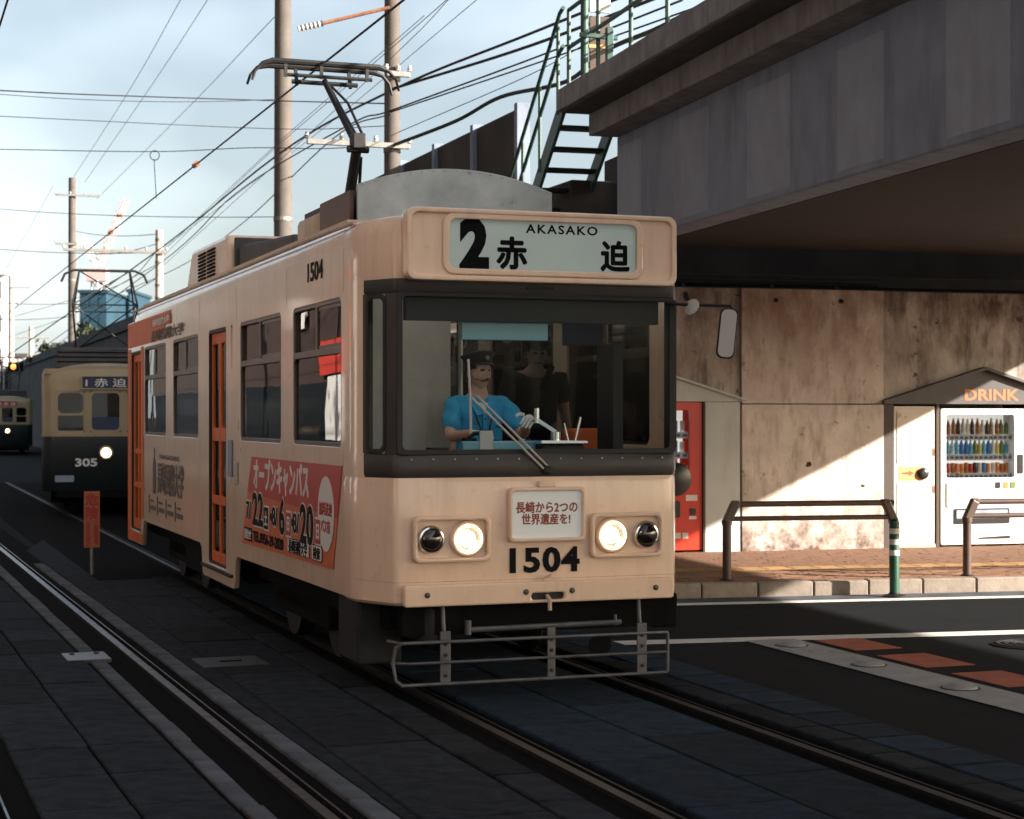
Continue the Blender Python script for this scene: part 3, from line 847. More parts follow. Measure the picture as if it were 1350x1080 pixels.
b = MB(); b.lathe([(.075, 0), (.075, .03), (.05, .05), (.02, .052), (0, .052)], 18, basis((.56, .019, 1.07), (1, 0, 0), (0, 0, 1))); b.build('lock', M_['vend_dark'], dpn, smooth=True)
plate('arrow_mark', [(.26, 1.065), (.36, 1.06), (.36, 1.04), (.44, 1.075), (.36, 1.11), (.36, 1.09), (.26, 1.085)], FRONT(0, .016, 0), M_['rust'], dpn, thick=.002)
for z in (1.30, .82): 
    b = MB(); b.box(.70, .725, .008, .02, z, z + .09); b.build('hinge', M_['rust'], dpn)

s2 = thing('drinks_shelter', BR @ Matrix.Translation((0, 0, 0)), 'pale shelter panel and sloping roof beside the red drinks machine', 'shelter')
b = MB(); b.box(1.15, 1.62, .012, .75, VZ - .01, 1.99); b.build('side_panel', M_['shed_white'], s2, bevel=.006)
plate('gable', [(-1.2, 1.995), (1.64, 1.995), (1.66, 2.01), (.2, 2.44), (-1.2, 2.02)], FRONT(0, .04, 0), M_['shed_white'], s2, thick=.03)
b = MB(); b.bar((1.70, .36, 2.01), (.2, .36, 2.465), .80, .03); b.build('roof_slope', M_['shed_white'], s2, bevel=.004)
b = MB(); b.bar((.2, .36, 2.465), (-1.2, .36, 2.03), .80, .03); b.build('roof_slope', M_['shed_white'], s2, bevel=.004)
b = MB(); b.box(1.122, 1.148, .0, .6, VZ, 1.993); b.build('post', M_['shed_post'], s2)
b = MB(); b.box(-1.2, -.06, .012, .75, VZ - .01, 1.99); b.build('side_panel', M_['shed_white'], s2, bevel=.006)

# ================================================================== the main tram
tram = thing('tram', TR, 'cream tram with number 1504 and lit headlights coming along the near track', 'tram')
HW = 1.15; LEN = 11.3
def lerp(a, b, s): return (a[0] + (b[0] - a[0]) * s, a[1] + (b[1] - a[1]) * s)
CA, CB = (HW, .36), (.97, 0.0)
def ch(s): return lerp(CA, CB, s)                 # along the bevelled corner, s = 0 at the side, 1 at the front
def qb(a, c, b, n=6):
    return [((1-i/n)**2*a[0] + 2*(1-i/n)*(i/n)*c[0] + (i/n)**2*b[0], (1-i/n)**2*a[1] + 2*(1-i/n)*(i/n)*c[1] + (i/n)**2*b[1]) for i in range(n + 1)]
half = [(HW, .60)] + qb((HW, .47), CA, ch(.28)) + [ch(.45), ch(.62)] + [ch(.80)] + qb(ch(.92), CB, (.94, -.005)) + [(.88, -.012)] + [(.6, -.022), (.3, -.028)]
FULL = [(-x, y) for x, y in half] + [(0, -.03)] + half[::-1]          # left to right round the front
def sub(p0, p1):   # indices helper: part of FULL between two x-ordered positions
    return FULL[p0:p1]
def offset(path, d):
    res = []
    for i, p in enumerate(path):
        a = path[max(i-1, 0)]; c = path[min(i+1, len(path)-1)]
        dx, dy = c[0]-a[0], c[1]-a[1]; l = math.hypot(dx, dy)
        res.append((p[0] + dy / l * d, p[1] - dx / l * d))
    return res
def strip(path, rows, thick=.04):
    """rows: list of (z, outward offset); solid shell along the path"""
    b = MB()
    n = len(path); k = len(rows)
    vs = []
    for z, o_ in rows:
        for x, y in offset(path, o_): vs.append((x, y, z))
    for z, o_ in rows:
        for x, y in offset(path, o_ - thick): vs.append((x, y, z))
    fs = []
    B = n * k
    for r in range(k - 1):
        for i in range(n - 1):
            fs.append((r*n+i, r*n+i+1, (r+1)*n+i+1, (r+1)*n+i))
            fs.append((B+r*n+i, B+(r+1)*n+i, B+(r+1)*n+i+1, B+r*n+i+1))
        fs.append((r*n, (r+1)*n, B+(r+1)*n, B+r*n))
        fs.append((r*n+n-1, B+r*n+n-1, B+(r+1)*n+n-1, (r+1)*n+n-1))
    for i in range(n - 1):
        fs.append((i, B+i, B+i+1, i+1))
        t_ = (k-1)*n
        fs.append((t_+i, t_+i+1, B+t_+i+1, B+t_+i))
    b.add(vs, fs)
    return b
NF = len(FULL)
strip(FULL, [(.60, -.02), (.62, 0), (.80, 0), (1.1, .002), (1.38, 0), (1.412, -.006)]).build('front_panel', M_['cream'], tram, smooth=True)
# window band: sill, header, corner pillars (dark), side pillars (cream)
i0 = next(i for i, p in enumerate(FULL) if p[1] < ch(.27)[1])
dark = FULL[i0:NF - i0]
strip(dark, [(1.4125, -.006), (1.44, .004), (1.555, .006), (1.566, -.002)]).build('window_sill', M_['band'], tram, smooth=True)
strip(dark, [(2.590, -.002), (2.60, .004), (2.68, .004)]).build('window_header', M_['band'], tram, smooth=True)
for s in (0, 1):
    seg = FULL[:i0 + 1] if s == 0 else FULL[NF - i0 - 1:]
    strip(seg, [(1.4125, 0), (2.0, 0), (2.69, 0)]).build('corner_post', M_['cream'], tram, smooth=True)
    sgn = -1 if s == 0 else 1
    pa = [ch(.26), ch(.36)]; pb = [ch(.78), ch(.90), (.955, -.004), (.925, -.01)]
    for seg2 in (pa, pb):
        q = [(sgn * x, y) for x, y in seg2]
        if s == 1: q = q[::-1]
        strip(q, [(1.567, .004), (2.589, .004)], .05).build('window_pillar', M_['band'], tram, smooth=True)
    # bevelled corner window
    c0, c1 = ch(.34), ch(.80)
    ax = Vector((c1[0] - c0[0], c1[1] - c0[1], 0)); wlen = ax.length
    if s == 0:
        Mq = basis((-c0[0], c0[1], 1.567), (-ax.x, ax.y, 0), (0, 0, 1))
    else:
        Mq = basis((c1[0], c1[1], 1.567), (-ax.x, -ax.y, 0), (0, 0, 1))
    wf = plate('corner_window', rrect(0, wlen, 0, 1.022, .05), Mq @ Matrix.Translation((0, 0, .0)), M_['rubber'], tram, holes=[rrect(.022, wlen - .022, .03, .99, .04)], thick=.012, bevel=.003)
    plate('pane', rrect(.018, wlen - .018, .026, .994, .04), Mq @ Matrix.Translation((0, 0, -.004)), M_['windshield'], wf, thick=.004)
# windscreen
wsf = plate('windscreen', rrect(-.965, .965, 1.558, 2.598, .03), FRONT(0, -.014, 0), M_['rubber'], tram, holes=[rrect(-.925, .925, 1.592, 2.566, .03)], thick=.018, bevel=.004)
plate('pane', rrect(-.93, .93, 1.588, 2.57, .03), FRONT(0, -.012, 0), M_['windshield'], wsf, thick=.005)
for i in range(13):
    x = -.87 + i * .145
    b = MB(); b.lathe([(.007, 0), (.007, .003), (0, .005)], 8, FRONT(x, -.034, 1.53)); b.build('rivet', M_['steel'], wsf)
b = MB(); b.box(-.09, .09, -.05, -.03, 2.628, 2.645); b.build('header_vent', M_['dark_metal'], tram)

# destination head
strip(FULL, [(2.6805, -.004), (2.70, 0), (2.85, .0), (2.96, .0), (3.03, -.022), (3.075, -.06)]).build('head_shell', M_['cream'], tram, smooth=True)
plate('destination_hood', rrect(-.93, .93, 2.665, 3.125, .06), FRONT(0, -.0, 0), M_['cream'], tram, holes=[rrect(-.665, .665, 2.728, 3.075, .06)], thick=.115, bevel=.02, smooth=True)
plate('hood_rim', rrect(-.93, .93, 2.665, 3.125, .06), FRONT(0, -.112, 0), M_['cream'], tram, holes=[rrect(-.895, .895, 2.70, 3.092, .05)], thick=.03, bevel=.010, smooth=True)
plate('display_frame', rrect(-.69, .69, 2.705, 3.098, .075), FRONT(0, -.112, 0), M_['cream'], tram, holes=[rrect(-.645, .645, 2.745, 3.058, .05)], thick=.022, bevel=.009, smooth=True)
dp = plate('destination_display', rrect(-.655, .655, 2.735, 3.068, .05), FRONT(0, -.088, 0), M_['dest_white'], tram, thick=.004)
DY = -.0925
text('route_number', '2', .42, FRONT(-.47, DY, 2.905), M_['ink'], dp, bold=.024, maxw=.20)
text('destination_text', '赤', .215, FRONT(-.215, DY - .001, 2.855), M_['ink'], dp, smear=.0075)
text('destination_text', '迫', .205, FRONT(.505, DY - .001, 2.855), M_['ink'], dp, smear=.0075)
text('destination_text', 'AKASAKO', .078, FRONT(.13, DY, 3.015), M_['ink'], dp, bold=.0018, spacing=1.25, maxw=.50)
dpg = plate('display_glass', rrect(-.65, .65, 2.74, 3.063, .05), FRONT(0, -.100, 0), M_['vend_glass'], dp, thick=.003)

# roof
def roof_section(t, w, dz=0, n=18):
    pts = []
    prof = [(1.0, 2.93), (1.0, 2.98), (.985, 3.03), (.95, 3.072), (.90, 3.095), (.75, 3.12), (.5, 3.145), (.25, 3.158), (0, 3.162)]
    full = [(-x, z) for x, z in prof] + [(x, z) for x, z in prof[::-1][1:]]
    return [(x * w, t, z + dz * (1 if z > 2.99 else 0)) for x, z in full]
b = MB(); vs = []; st_ = [(-.03, .885, -.045), (.04, .935, -.02), (.12, .985, -.005), (.24, 1.05, 0), (.36, 1.10, 0), (.50, 1.135, 0), (.7, HW - .001, 0)] + [(t, HW - .001, 0) for t in (2, 4, 6, 8, 10, 10.6)] + [(10.9, 1.12, 0), (11.15, 1.06, -.01), (11.3, .98, -.05)]
for t, w_, dz in st_: vs += roof_section(t, w_, dz)
k = 17
b.add(vs, [(i*k+j, i*k+j+1, (i+1)*k+j+1, (i+1)*k+j) for i in range(len(st_)-1) for j in range(k-1)] + [tuple(range(k))[::-1], tuple((len(st_)-1)*k + j for j in range(k))])
b.build('roof', M_['cream'], tram, smooth=True)
for s in (-1, 1):
    b = MB(); b.tube([(s * 1.115, .45, 3.072), (s * 1.128, 1.0, 3.075), (s * 1.128, 11.1, 3.075)], .016, 8); b.build('gutter', M_['cream_roof'], tram, smooth=True)

# sides
def yz(x): return basis((x, 0, 0), (0, 1, 0), (0, 0, 1))
WZ0, WZ1 = 1.60, 2.60
WIN = [(.66, 2.12), (2.53, 4.16), (6.24, 7.80), (8.28, 9.90)]
skirt = [(.59, .62), (4.28, .60), (4.36, .56), (4.42, .33), (4.46, .31), (5.95, .31), (6.0, .33), (6.06, .56), (6.14, .60), (9.92, .60), (9.98, .56), (10.05, .31), (11.3, .30), (11.3, 2.94), (.59, 2.94)]
holes = [rrect(a, c, WZ0, WZ1, .07) for a, c in WIN]
DOORS = [(4.80, 5.68, .45, 2.60), (10.18, 11.02, .45, 2.58)]
holes_l = holes + [rrect(a, c, z0, z1, .04) for a, c, z0, z1 in DOORS] + [rrect(4.50, 4.585, 2.22, 2.60, .03)]
plate('body_side', skirt, yz(-HW), M_['cream'], tram, holes=holes_l, thick=.045, bevel=.004)
skr = [(.59, .62), (.9, .40), (1.9, .40), (2.1, .62), (11.3, .60), (11.3, 2.94), (.59, 2.94)]
WINR = [(.70, 2.3), (2.6, 4.16), (4.5, 6.0), (6.24, 7.80), (8.28, 9.90)]
plate('body_side', skr, yz(HW - .045), M_['cream'], tram, holes=[rrect(a, c, WZ0, WZ1, .07) for a, c in WINR], thick=.045, bevel=.004)
def side_window(x, a, c, out):
    """out -1: left side"""
    xo = x if out < 0 else x - .02
    w_ = plate('window', rrect(a - .004, c + .004, WZ0 - .004, WZ1 + .004, .07), yz(xo + (.004 if out < 0 else -.004)), M_['frame_metal'], tram,
               holes=[rrect(a + .03, c - .03, WZ0 + .03, 2.225, .05), rrect(a + .03, (a+c)/2 - .02, 2.275, WZ1 - .03, .03), rrect((a+c)/2 + .02, c - .03, 2.275, WZ1 - .03, .03)], thick=.026, bevel=.004)
    xp = x + (.022 if out < 0 else -.026)
    plate('pane', rrect(a + .02, c - .02, WZ0 + .02, 2.24, .04), yz(xp), M_['side_glass'], w_, thick=.004)
    plate('pane', rrect(a + .02, (a+c)/2, 2.26, WZ1 - .02, .03), yz(xp - .006 * out * -1), M_['side_glass'], w_, thick=.004)
    plate('pane', rrect((a+c)/2 - .02, c - .02, 2.262, WZ1 - .02, .03), yz(xp + .008), M_['side_glass'], w_, thick=.004)
    plate('sash', rrect(a + .02, (a+c)/2 + .01, 2.262, WZ1 - .022, .03), yz(xp - .010), M_['frame_metal'], w_, holes=[rrect(a + .055, (a+c)/2 - .025, 2.30, WZ1 - .055, .02)], thick=.010)
    return w_
for a, c in WIN: side_window(-HW, a, c, -1)
for a, c in WINR: side_window(HW, a, c, 1)
plate('slit_window', rrect(4.50, 4.585, 2.22, 2.60, .03), yz(-HW + .02), M_['side_glass'], tram, thick=.004)
# doors
for (a, c, z0, z1), rear in zip(DOORS, (False, True)):
    mid = (a + c) / 2
    fr = plate('door', rrect(a - .002, c + .002, z0 - .002, z1 + .002, .04), yz(-HW + .002), M_['rubber'], tram, holes=[rrect(a + .03, c - .03, z0 + .02, z1 - .03, .03)], thick=.06)
    for u0, u1 in ((a + .03, mid - .008), (mid + .008, c - .03)):
        if not rear:
            hs = [rrect(u0 + .035, u1 - .035, 1.70, z1 - .13, .04), rrect(u0 + .025, u1 - .025, 1.08, 1.58, .02), rrect(u0 + .025, u1 - .025, .56, 1.0, .02)]
        else:
            hs = [rrect(u0 + .035, u1 - .035, 1.42, z1 - .12, .04), rrect(u0 + .035, u1 - .035, 1.02, 1.36, .02), rrect(u0 + .035, u1 - .035, .58, .96, .02)]
        lf = plate('door_leaf', rrect(u0, u1, z0 + .02, z1 - .03, .02), yz(-HW + .026), M_['orange'], fr, holes=hs, thick=.03, bevel=.004)
        plate('pane', rrect(u0 + .015, u1 - .015, .54, z1 - .10, .02), yz(-HW + .042), M_['side_glass'], lf, thick=.004)
    if not rear:
        plate('picture_film', rrect(a + .07, c - .07, 1.09, 1.55, .01), yz(-HW + .047), M_['shed_white'], fr, thick=.002)
        plate('picture_film', [(a + .07, 1.09), (c - .07, 1.09), (c - .07, 1.30), (mid + .1, 1.42), (mid - .05, 1.28), (a + .2, 1.48), (a + .07, 1.40)], yz(-HW + .0445), M_['vend_dark'], fr, thick=.002)
        plate('picture_film', rrect(a + .07, c - .07, .57, .99, .01), yz(-HW + .047), M_['t2_navy'], fr, thick=.002)
        for k_ in range(9):
            y_ = a + .14 + k_ * .07
            plate('picture_film', [(y_, .60 + .03 * (k_ % 3)), (y_ + .02, .60), (y_ + .03, .80 + .04 * (k_ % 2)), (y_ + .015, .85)], yz(-HW + .0445), M_['shed_white'], fr, thick=.002)

# side livery
XS = -HW - .0035
def SD(t, z, x=XS): return SIDE(x, t, z)
def film(name, poly, m, x=XS, th=.0025, par=None):
    return plate(name, [(-t, z) for t, z in poly], SIDE(x, 0, 0) , M_[m], par or tram, thick=th)
bn = film('advert_banner', [(.62, 1.475), (3.62, 1.475), (4.06, .74), (.86, .77)], 'banner_orange')
film('banner_top', [(.62, 1.475), (3.62, 1.475), (3.80, 1.175), (.735, 1.125)], 'banner_red', XS - .003, par=bn)
XT = XS - .006
def T(name, s, size, t, z, m, bold=.003, maxw=None, par=bn, x=XT, **kw):
    return text(name, s, size, SIDE(x, t, z), M_[m], par, bold=bold, maxw=maxw, **kw)
T('banner_text', 'オープンキャンパス', .27, 2.55, 1.335, 'ink_white', 0, 1.95, smear=.009)
def outlined(s, size, t, z, w_, bold):
    T('banner_text', s, size, t, z, 'ink_white', bold + .011, w_ + .02, x=XT)
    T('banner_text', s, size, t, z, 'ink', bold, w_, x=XT - .003)
outlined('7/', .20, 3.72, 1.03, .20, .004)
outlined('22', .36, 3.35, 1.055, .42, .010)
outlined('8/', .20, 2.70, 1.03, .20, .004)
outlined('6', .37, 2.44, 1.045, .19, .010)
outlined('8/', .20, 1.96, 1.02, .20, .004)
outlined('20', .38, 1.62, 1.03, .42, .011)
for t, s, m in ((3.03, '土', 'ink'), (2.22, '日', 'ink_red'), (1.28, '日', 'ink_red')):
    film('date_box', [(t - .09, .90), (t + .09, .90), (t + .09, 1.10), (t - .09, 1.10)], 'ink_white', XS - .004, par=bn)
    film('date_box', [(t - .075, .915), (t + .075, .915), (t + .075, 1.085), (t - .075, 1.085)], m, XS - .007, par=bn)
    T('banner_text', s, .12, t, 1.0, 'ink_white', .004, x=XS - .0098)
for t in (2.86, 2.10): 
    T('banner_text', '・', .22, t, 1.02, 'ink', .008)
T('banner_text', 'TEL.0956-39-2020', .115, 2.98, .83, 'ink', .004, 1.15)
film('info_box', [(3.60, .775), (3.92, .775), (3.92, .885), (3.60, .885)], 'ink', XS - .004, par=bn); T('banner_text', '問合せ', .09, 3.76, .83, 'ink_white', 0, .26, x=XS - .0068 - .001, smear=.0025)
film('name_box', [(1.55, .79), (2.25, .79), (2.25, .90), (1.55, .90)], 'ink', XS - .004, par=bn); film('name_box', [(1.56, .797), (2.24, .797), (2.24, .893), (1.56, .893)], 'ink_white', XS - .007, par=bn)
T('banner_text', '長崎国際大学', .10, 1.90, .845, 'ink', 0, .60, x=XS - .0098 - .001, smear=.0025)
film('search_box', [(-p[0] , p[1]) for p in rrect(-1.46, -1.16, .79, .905, .03)], 'ink', XS - .004, par=bn); film('search_box', [(-p[0], p[1]) for p in rrect(-1.45, -1.17, .797, .898, .03)], 'ink_white', XS - .007, par=bn)
T('banner_text', '検索', .09, 1.31, .847, 'ink', 0, .2, x=XS - .0098 - .001, smear=.0025)
ov = film('bus_badge', [(1.05 + .23 * math.cos(2*math.pi*i/28), 1.135 + .26 * math.sin(2*math.pi*i/28)) for i in range(28)], 'ink_white', XS - .006, par=bn)
T('banner_text', '無料送迎', .095, 1.05, 1.17, 'ink_red', 0, .36, x=XS - .009 - .001, smear=.0025); T('banner_text', 'バス有', .095, 1.05, 1.05, 'ink_red', 0, .26, x=XS - .009 - .001, smear=.0025)
T('fleet_number', '1504', .185, 1.40, 2.83, 'ink', .0035, .46, par=tram, x=-HW - .003)
# rear advert
of = film('orange_wrap', [(9.93, .62), (10.155, .62), (10.155, 2.62), (9.96, 2.62)], 'orange')
film('orange_wrap', [(8.7, 2.64), (11.28, 2.64), (11.28, 2.93), (7.9, 2.93)], 'orange')
film('orange_wrap', [(11.045, .44), (11.28, .44), (11.28, 2.62), (11.045, 2.62)], 'orange')
film('orange_wrap', [(10.07, .32), (11.28, .32), (11.28, .43), (10.06, .43)], 'orange')
film('slogan_plate', [(7.9, 2.79), (9.3, 2.79), (9.3, 2.90), (7.9, 2.90)], 'ink_orange', XS - .003, par=of)
T('slogan_text', '長崎国際大学', .085, 8.6, 2.845, 'ink_white', .002, 1.2, par=of)
T('slogan_text', '長崎国際大学', .13, 8.2, 2.70, 'ink_grey', 0, 2.2, par=of, smear=.004)
T('advert_text', '長崎国際大学', .36, 7.95, 1.14, 'ink_grey', 0, 1.75, par=tram, smear=.007)
T('advert_text', 'NAGASAKI', .07, 8.0, 1.37, 'ink_grey', .001, 1.3, par=tram)
film('tower_emblem', [(8.98, .95), (9.2, .95), (9.2, 1.28), (9.12, 1.34), (9.11, 1.36), (9.11, 1.46), (9.07, 1.46), (9.07, 1.36), (9.06, 1.34), (8.98, 1.28)], 'ink_grey')
for i in range(4):
    t = 9.35 - i * .62
    film('faculty_mark', [(t + .1, .72), (t + .16, .72), (t + .16, .92), (t + .1, .92)], 'ink_grey')
    film('faculty_line', [(t - .22, .85), (t + .02, .85), (t + .02, .875), (t - .22, .875)], 'ink_grey')
    film('faculty_line', [(t - .36, .76), (t + .04, .76), (t + .04, .81), (t - .36, .81)], 'ink_grey')
sp = film('door_notice', [(4.47, 1.28), (4.66, 1.28), (4.66, 1.60), (4.47, 1.60)], 'girder_patch', -HW - .006, .006)
for z in (1.52, 1.44, 1.36): film('notice_text', [(4.51, z - .02), (4.62, z - .02), (4.62, z + .02), (4.51, z + .02)], 'ink', -HW - .0085, par=sp)
for t_ in (.60, 2.33, 4.33, 6.17, 8.03, 9.97):
    b = MB(); b.box(-HW - .0012, -HW + .002, t_ - .004, t_ + .004, .66, 1.58); b.build('panel_seam', M_['cream_roof'], tram)
    b = MB(); b.box(-HW - .0012, -HW + .002, t_ - .004, t_ + .004, 2.63, 2.92); b.build('panel_seam', M_['cream_roof'], tram)
b = MB(); b.box(-HW - .03, -HW, 4.22, 4.30, 1.22, 1.42); b.build('marker_lamp', M_['porcelain'], tram, bevel=.012)
b = MB(); b.box(-HW - .03, -HW + .02, 4.46, 5.94, .405, .43); b.build('door_step', M_['dark_metal'], tram)

# rear end, floor, interior
b = MB(); b.box(-1.10, 1.10, 11.22, 11.30, .60, 1.55); b.box(-1.10, -.9, 11.22, 11.30, 1.551, 2.93); b.box(.9, 1.10, 11.22, 11.30, 1.551, 2.93); b.box(-.899, .899, 11.22, 11.30, 2.6, 2.93); b.build('rear_panel', M_['cream'], tram)
plate('rear_window', rrect(-.9, .9, 1.55, 2.6, .02), FRONT(0, 11.27, 0), M_['side_glass'], tram, thick=.004)
b = MB(); b.box(-1.09, 1.09, .50, 11.2, .74, .80); b.box(-.88, .88, .04, .4999, .74, .80); b.build('floor', M_['interior'], tram)
b = MB(); b.box(-1.04, 1.04, .34, 11.2, 2.86, 2.88); b.build('ceiling', M_['interior_panel'], tram)
b = MB(); b.box(-1.02, -.12, 1.50, 1.54, .80, 2.855); b.build('cab_partition', M_['interior_panel'], tram)
b = MB(); b.tube([(-.06, 1.45, .8), (-.06, 1.45, 2.86)], .018, 8); b.build('grab_pole', M_['steel'], tram, smooth=True)
plate('cab_screen', rrect(-.05, 1.0, 1.30, 2.55, .03), FRONT(0, 1.50, 0), M_['cab_screen'], tram, thick=.006)
b = MB(); b.tube([(.93, 1.2, .8), (.93, 1.2, 2.86)], .02, 8); b.build('grab_pole', M_['dark_metal'], tram, smooth=True)
b = MB(); b.tube([(.30, 2.6, .8), (.30, 2.6, 2.86)], .018, 8); b.build('grab_pole', M_['dark_metal'], tram, smooth=True)
for y0, y1 in ((2.2, 4.3), (6.3, 9.9)):
    for s in (-1, 1):
        b = MB(); b.box(s * 1.08 - (.0 if s > 0 else -.0) - (.45 if s > 0 else 0), s * 1.08 + (.45 if s < 0 else 0), y0, y1, 1.05, 1.22); q = b.build('bench_seat', M_['seat_cloth'], tram, bevel=.04)
        b = MB(); b.box(s * 1.085 - (.1 if s > 0 else 0), s * 1.085 + (.1 if s < 0 else 0), y0, y1, 1.25, 1.68); b.build('backrest', M_['seat_cloth'], q, bevel=.03)
b = MB(); b.box(-.88, .88, .05, .12, 2.42, 2.60); b.build('sun_blind', M_['blind'], tram)
b = MB(); b.bar((-.47, .17, 2.37), (.13, .17, 2.37), .02, .13); b.build('sun_visor', M_['visor_blue'], tram, bevel=.004)
b = MB(); b.box(-.86, .86, .06, .30, .80, 1.50); b.build('dashboard', M_['dark_metal'], tram, bevel=.02)
b = MB(); b.box(-.42, .10, .30, .36, 1.50, 1.64); b.build('instrument_panel', M_['visor_blue'], tram, bevel=.01)
b = MB(); b.box(.10, .40, .18, .48, 1.30, 1.62); cb = b.build('controller', M_['dark_metal'], tram, bevel=.015)
b = MB(); b.box(.08, .42, .16, .50, 1.62, 1.645); b.build('controller_lid', M_['chrome'], cb, bevel=.006)
b = MB(); b.tube([(.25, .33, 1.645), (.25, .33, 1.70)], .035, 14); b.bar((.25, .33, 1.70), (.13, .36, 1.78), .035, .025); b.tube([(.125, .36, 1.76), (.125, .36, 1.86)], .018, 10); b.build('control_handle', M_['chrome'], cb, smooth=True)
b = MB(); b.tube([(.38, .30, 1.645), (.42, .30, 1.80)], .008, 6); b.tube([(.33, .30, 1.645), (.30, .30, 1.76)], .006, 6); b.build('levers', M_['chrome'], cb)
b = MB(); b.tube([(-.34, .40, 1.5), (-.34, .40, 1.66)], .05, 14); b.box(-.66, -.54, .22, .34, 1.50, 1.60); bk = b.build('brake_stand', M_['dark_metal'], tram)
b = MB(); b.tube([(-.34, .40, 1.66), (-.30, .42, 1.69), (-.16, .44, 1.70)], .015, 8); b.build('brake_handle', M_['dark_metal'], bk, smooth=True)
b = MB(); b.bar((-.30, .30, 1.645), (-.21, .30, 1.645), .02, .13); b.build('route_card', M_['paint_white'], tram)
b = MB(); b.box(.62, .70, .22, .5, 1.5, 2.3); b.build('fare_post', M_['dark_metal'], tram, bevel=.01)
b = MB(); b.box(.55, .90, .75, 1.0, .8, 1.72); b.build('fare_box', M_['orange'], tram, bevel=.02)
b = MB(); b.box(.45, .75, .7, .74, 2.3, 2.62); b.build('fare_display', M_['t2_navy'], tram, bevel=.01)
b = MB(); b.box(-.24, .16, 1.02, 1.36, 1.18, 1.30); se = b.build('driver_seat', M_['seat_cloth'], tram, bevel=.03)
b = MB(); b.tube([(-.04, 1.19, .8), (-.04, 1.19, 1.18)], .05, 12); b.build('seat_post', M_['steel'], se, smooth=True)
for y in (.95, 2.5, 5.0, 7.5, 9.8):  # glowing ceiling panels added to brighten the driver and cabin
    for s in (-1, 1):
        b = MB(); b.box(s * .45 - .07, s * .45 + .07, y - .55, y + .55, 2.82, 2.858); b.build('ceiling_fill', M_['fill_glow'], tram, bevel=.015)
for s in (-.6, .6):
    b = MB(); b.tube([(s, 2.0, 2.62), (s, 10.6, 2.62)], .015, 8); hr_ = b.build('hand_rail', M_['steel'], tram, smooth=True)
    for i in range(14):
        y = 2.3 + i * .58
        b = MB(); b.bar((s, y, 2.62), (s, y, 2.47), .02, .006); rg = [(s + .045 * math.cos(a_ * math.pi / 6), y, 2.43 + .045 * math.sin(a_ * math.pi / 6)) for a_ in range(13)]
        b.tube(rg, .008, 6); b.build('strap_handle', M_['porcelain'], hr_)

# ---- front fittings
for s in (-1, 1):
    x0, x1 = (-.865, -.345) if s < 0 else (.345, .865)
    hb = plate('headlight_housing', rrect(x0, x1, .875, 1.17, .045), FRONT(0, -.015, 0), M_['cream'], tram, holes=[rrect(x0 + .028, x1 - .028, .903, 1.142, .03)], thick=.06, bevel=.012, smooth=True)
    plate('housing_back', rrect(x0 + .02, x1 - .02, .895, 1.15, .03), FRONT(0, -.018, 0), M_['cream'], hb, thick=.014)
    xh, xi = s * .50, s * .745
    FH = lambda x: FRONT(x, -.032, 1.022)
    b = MB(); b.lathe([(.118, 0), (.118, .02), (.108, .034), (.098, .034), (.096, .022)], 28, FH(xh), cap=False); hl = b.build('headlight', M_['cream'], tram, smooth=True)
    b = MB(); b.lathe([(.0, .004), (.05, .008), (.085, .016), (.098, .024)], 28, FH(xh), cap=False); b.build('reflector', M_['reflector'], hl, smooth=True)
    b = MB(); b.lathe([(.0, .020), (.045, .018), (.052, .012), (.05, .006)], 20, FH(xh), cap=False); b.build('bulb', M_['lamp_lit'], hl, smooth=True)
    b = MB(); b.lathe([(.098, .026), (.09, .034), (.06, .044), (.03, .048), (0, .049)], 28, FH(xh), cap=False); b.build('lens', M_['vend_glass'], hl, smooth=True)
    b = MB(); b.lathe([(.092, 0), (.092, .025), (.082, .040), (.072, .042), (.07, .03)], 28, FH(xi), cap=False); il = b.build('tail_light', M_['chrome'], tram, smooth=True)
    b = MB(); b.lathe([(.075, .022), (.07, .040), (.05, .058), (.02, .066), (0, .067)], 24, FH(xi), cap=False); b.build('lens', M_['lamp_dark'], il, smooth=True)
sg = plate('front_sign', rrect(-.225, .305, .992, 1.345, .035), FRONT(0, -.020, 0), M_['cream'], tram, holes=[rrect(-.20, .28, 1.017, 1.32, .025)], thick=.06, bevel=.010, smooth=True)
plate('sign_panel', rrect(-.21, .29, 1.007, 1.33, .025), FRONT(0, -.025, 0), M_['panel_white'], sg, thick=.03)
text('sign_text', '長崎から2つの', .078, FRONT(.04, -.0555, 1.215), M_['ink_brown'], sg, smear=.0022, maxw=.425)
text('sign_text', '世界遺産を!', .075, FRONT(.035, -.0555, 1.138), M_['ink_brown'], sg, smear=.0022, maxw=.335)
b = MB(); b.box(-.02, .10, -.075, -.03, 1.345, 1.385); b.build('sign_bracket', M_['cream'], tram, bevel=.008)
text('fleet_number', '1504', .215, FRONT(.035, -.031, .872), M_['ink'], tram, bold=.0075, depth=.006, maxw=.485, spacing=1.1)
bp = plate('bumper', rrect(-.93, .935, .597, .735, .02), FRONT(0, -.02, 0), M_['cream'], tram, holes=[rrect(-.075, .155, .618, .662, .02)], thick=.065, bevel=.012, smooth=True)
plate('slot_back', rrect(-.09, .17, .61, .67, .02), FRONT(0, -.03, 0), M_['rubber'], bp, thick=.02)
for x in (-.78, -.115, .205, .80):
    b = MB(); b.lathe([(.019, 0), (.019, .006), (.011, .007), (.011, .014), (0, .015)], 14, FRONT(x, -.085, .672)); b.build('bolt', M_['frame_metal'], bp)
b = MB(); b.tube([(.04, -.06, .64), (.04, -.11, .62), (.04, -.11, .55)], .014, 10); b.build('tow_pin', M_['cream_roof'], bp, smooth=True)
b = MB(); b.bar((.0, -.06, .745), (.06, -.08, .775), .03, .015); b.build('latch', M_['cream_roof'], bp)

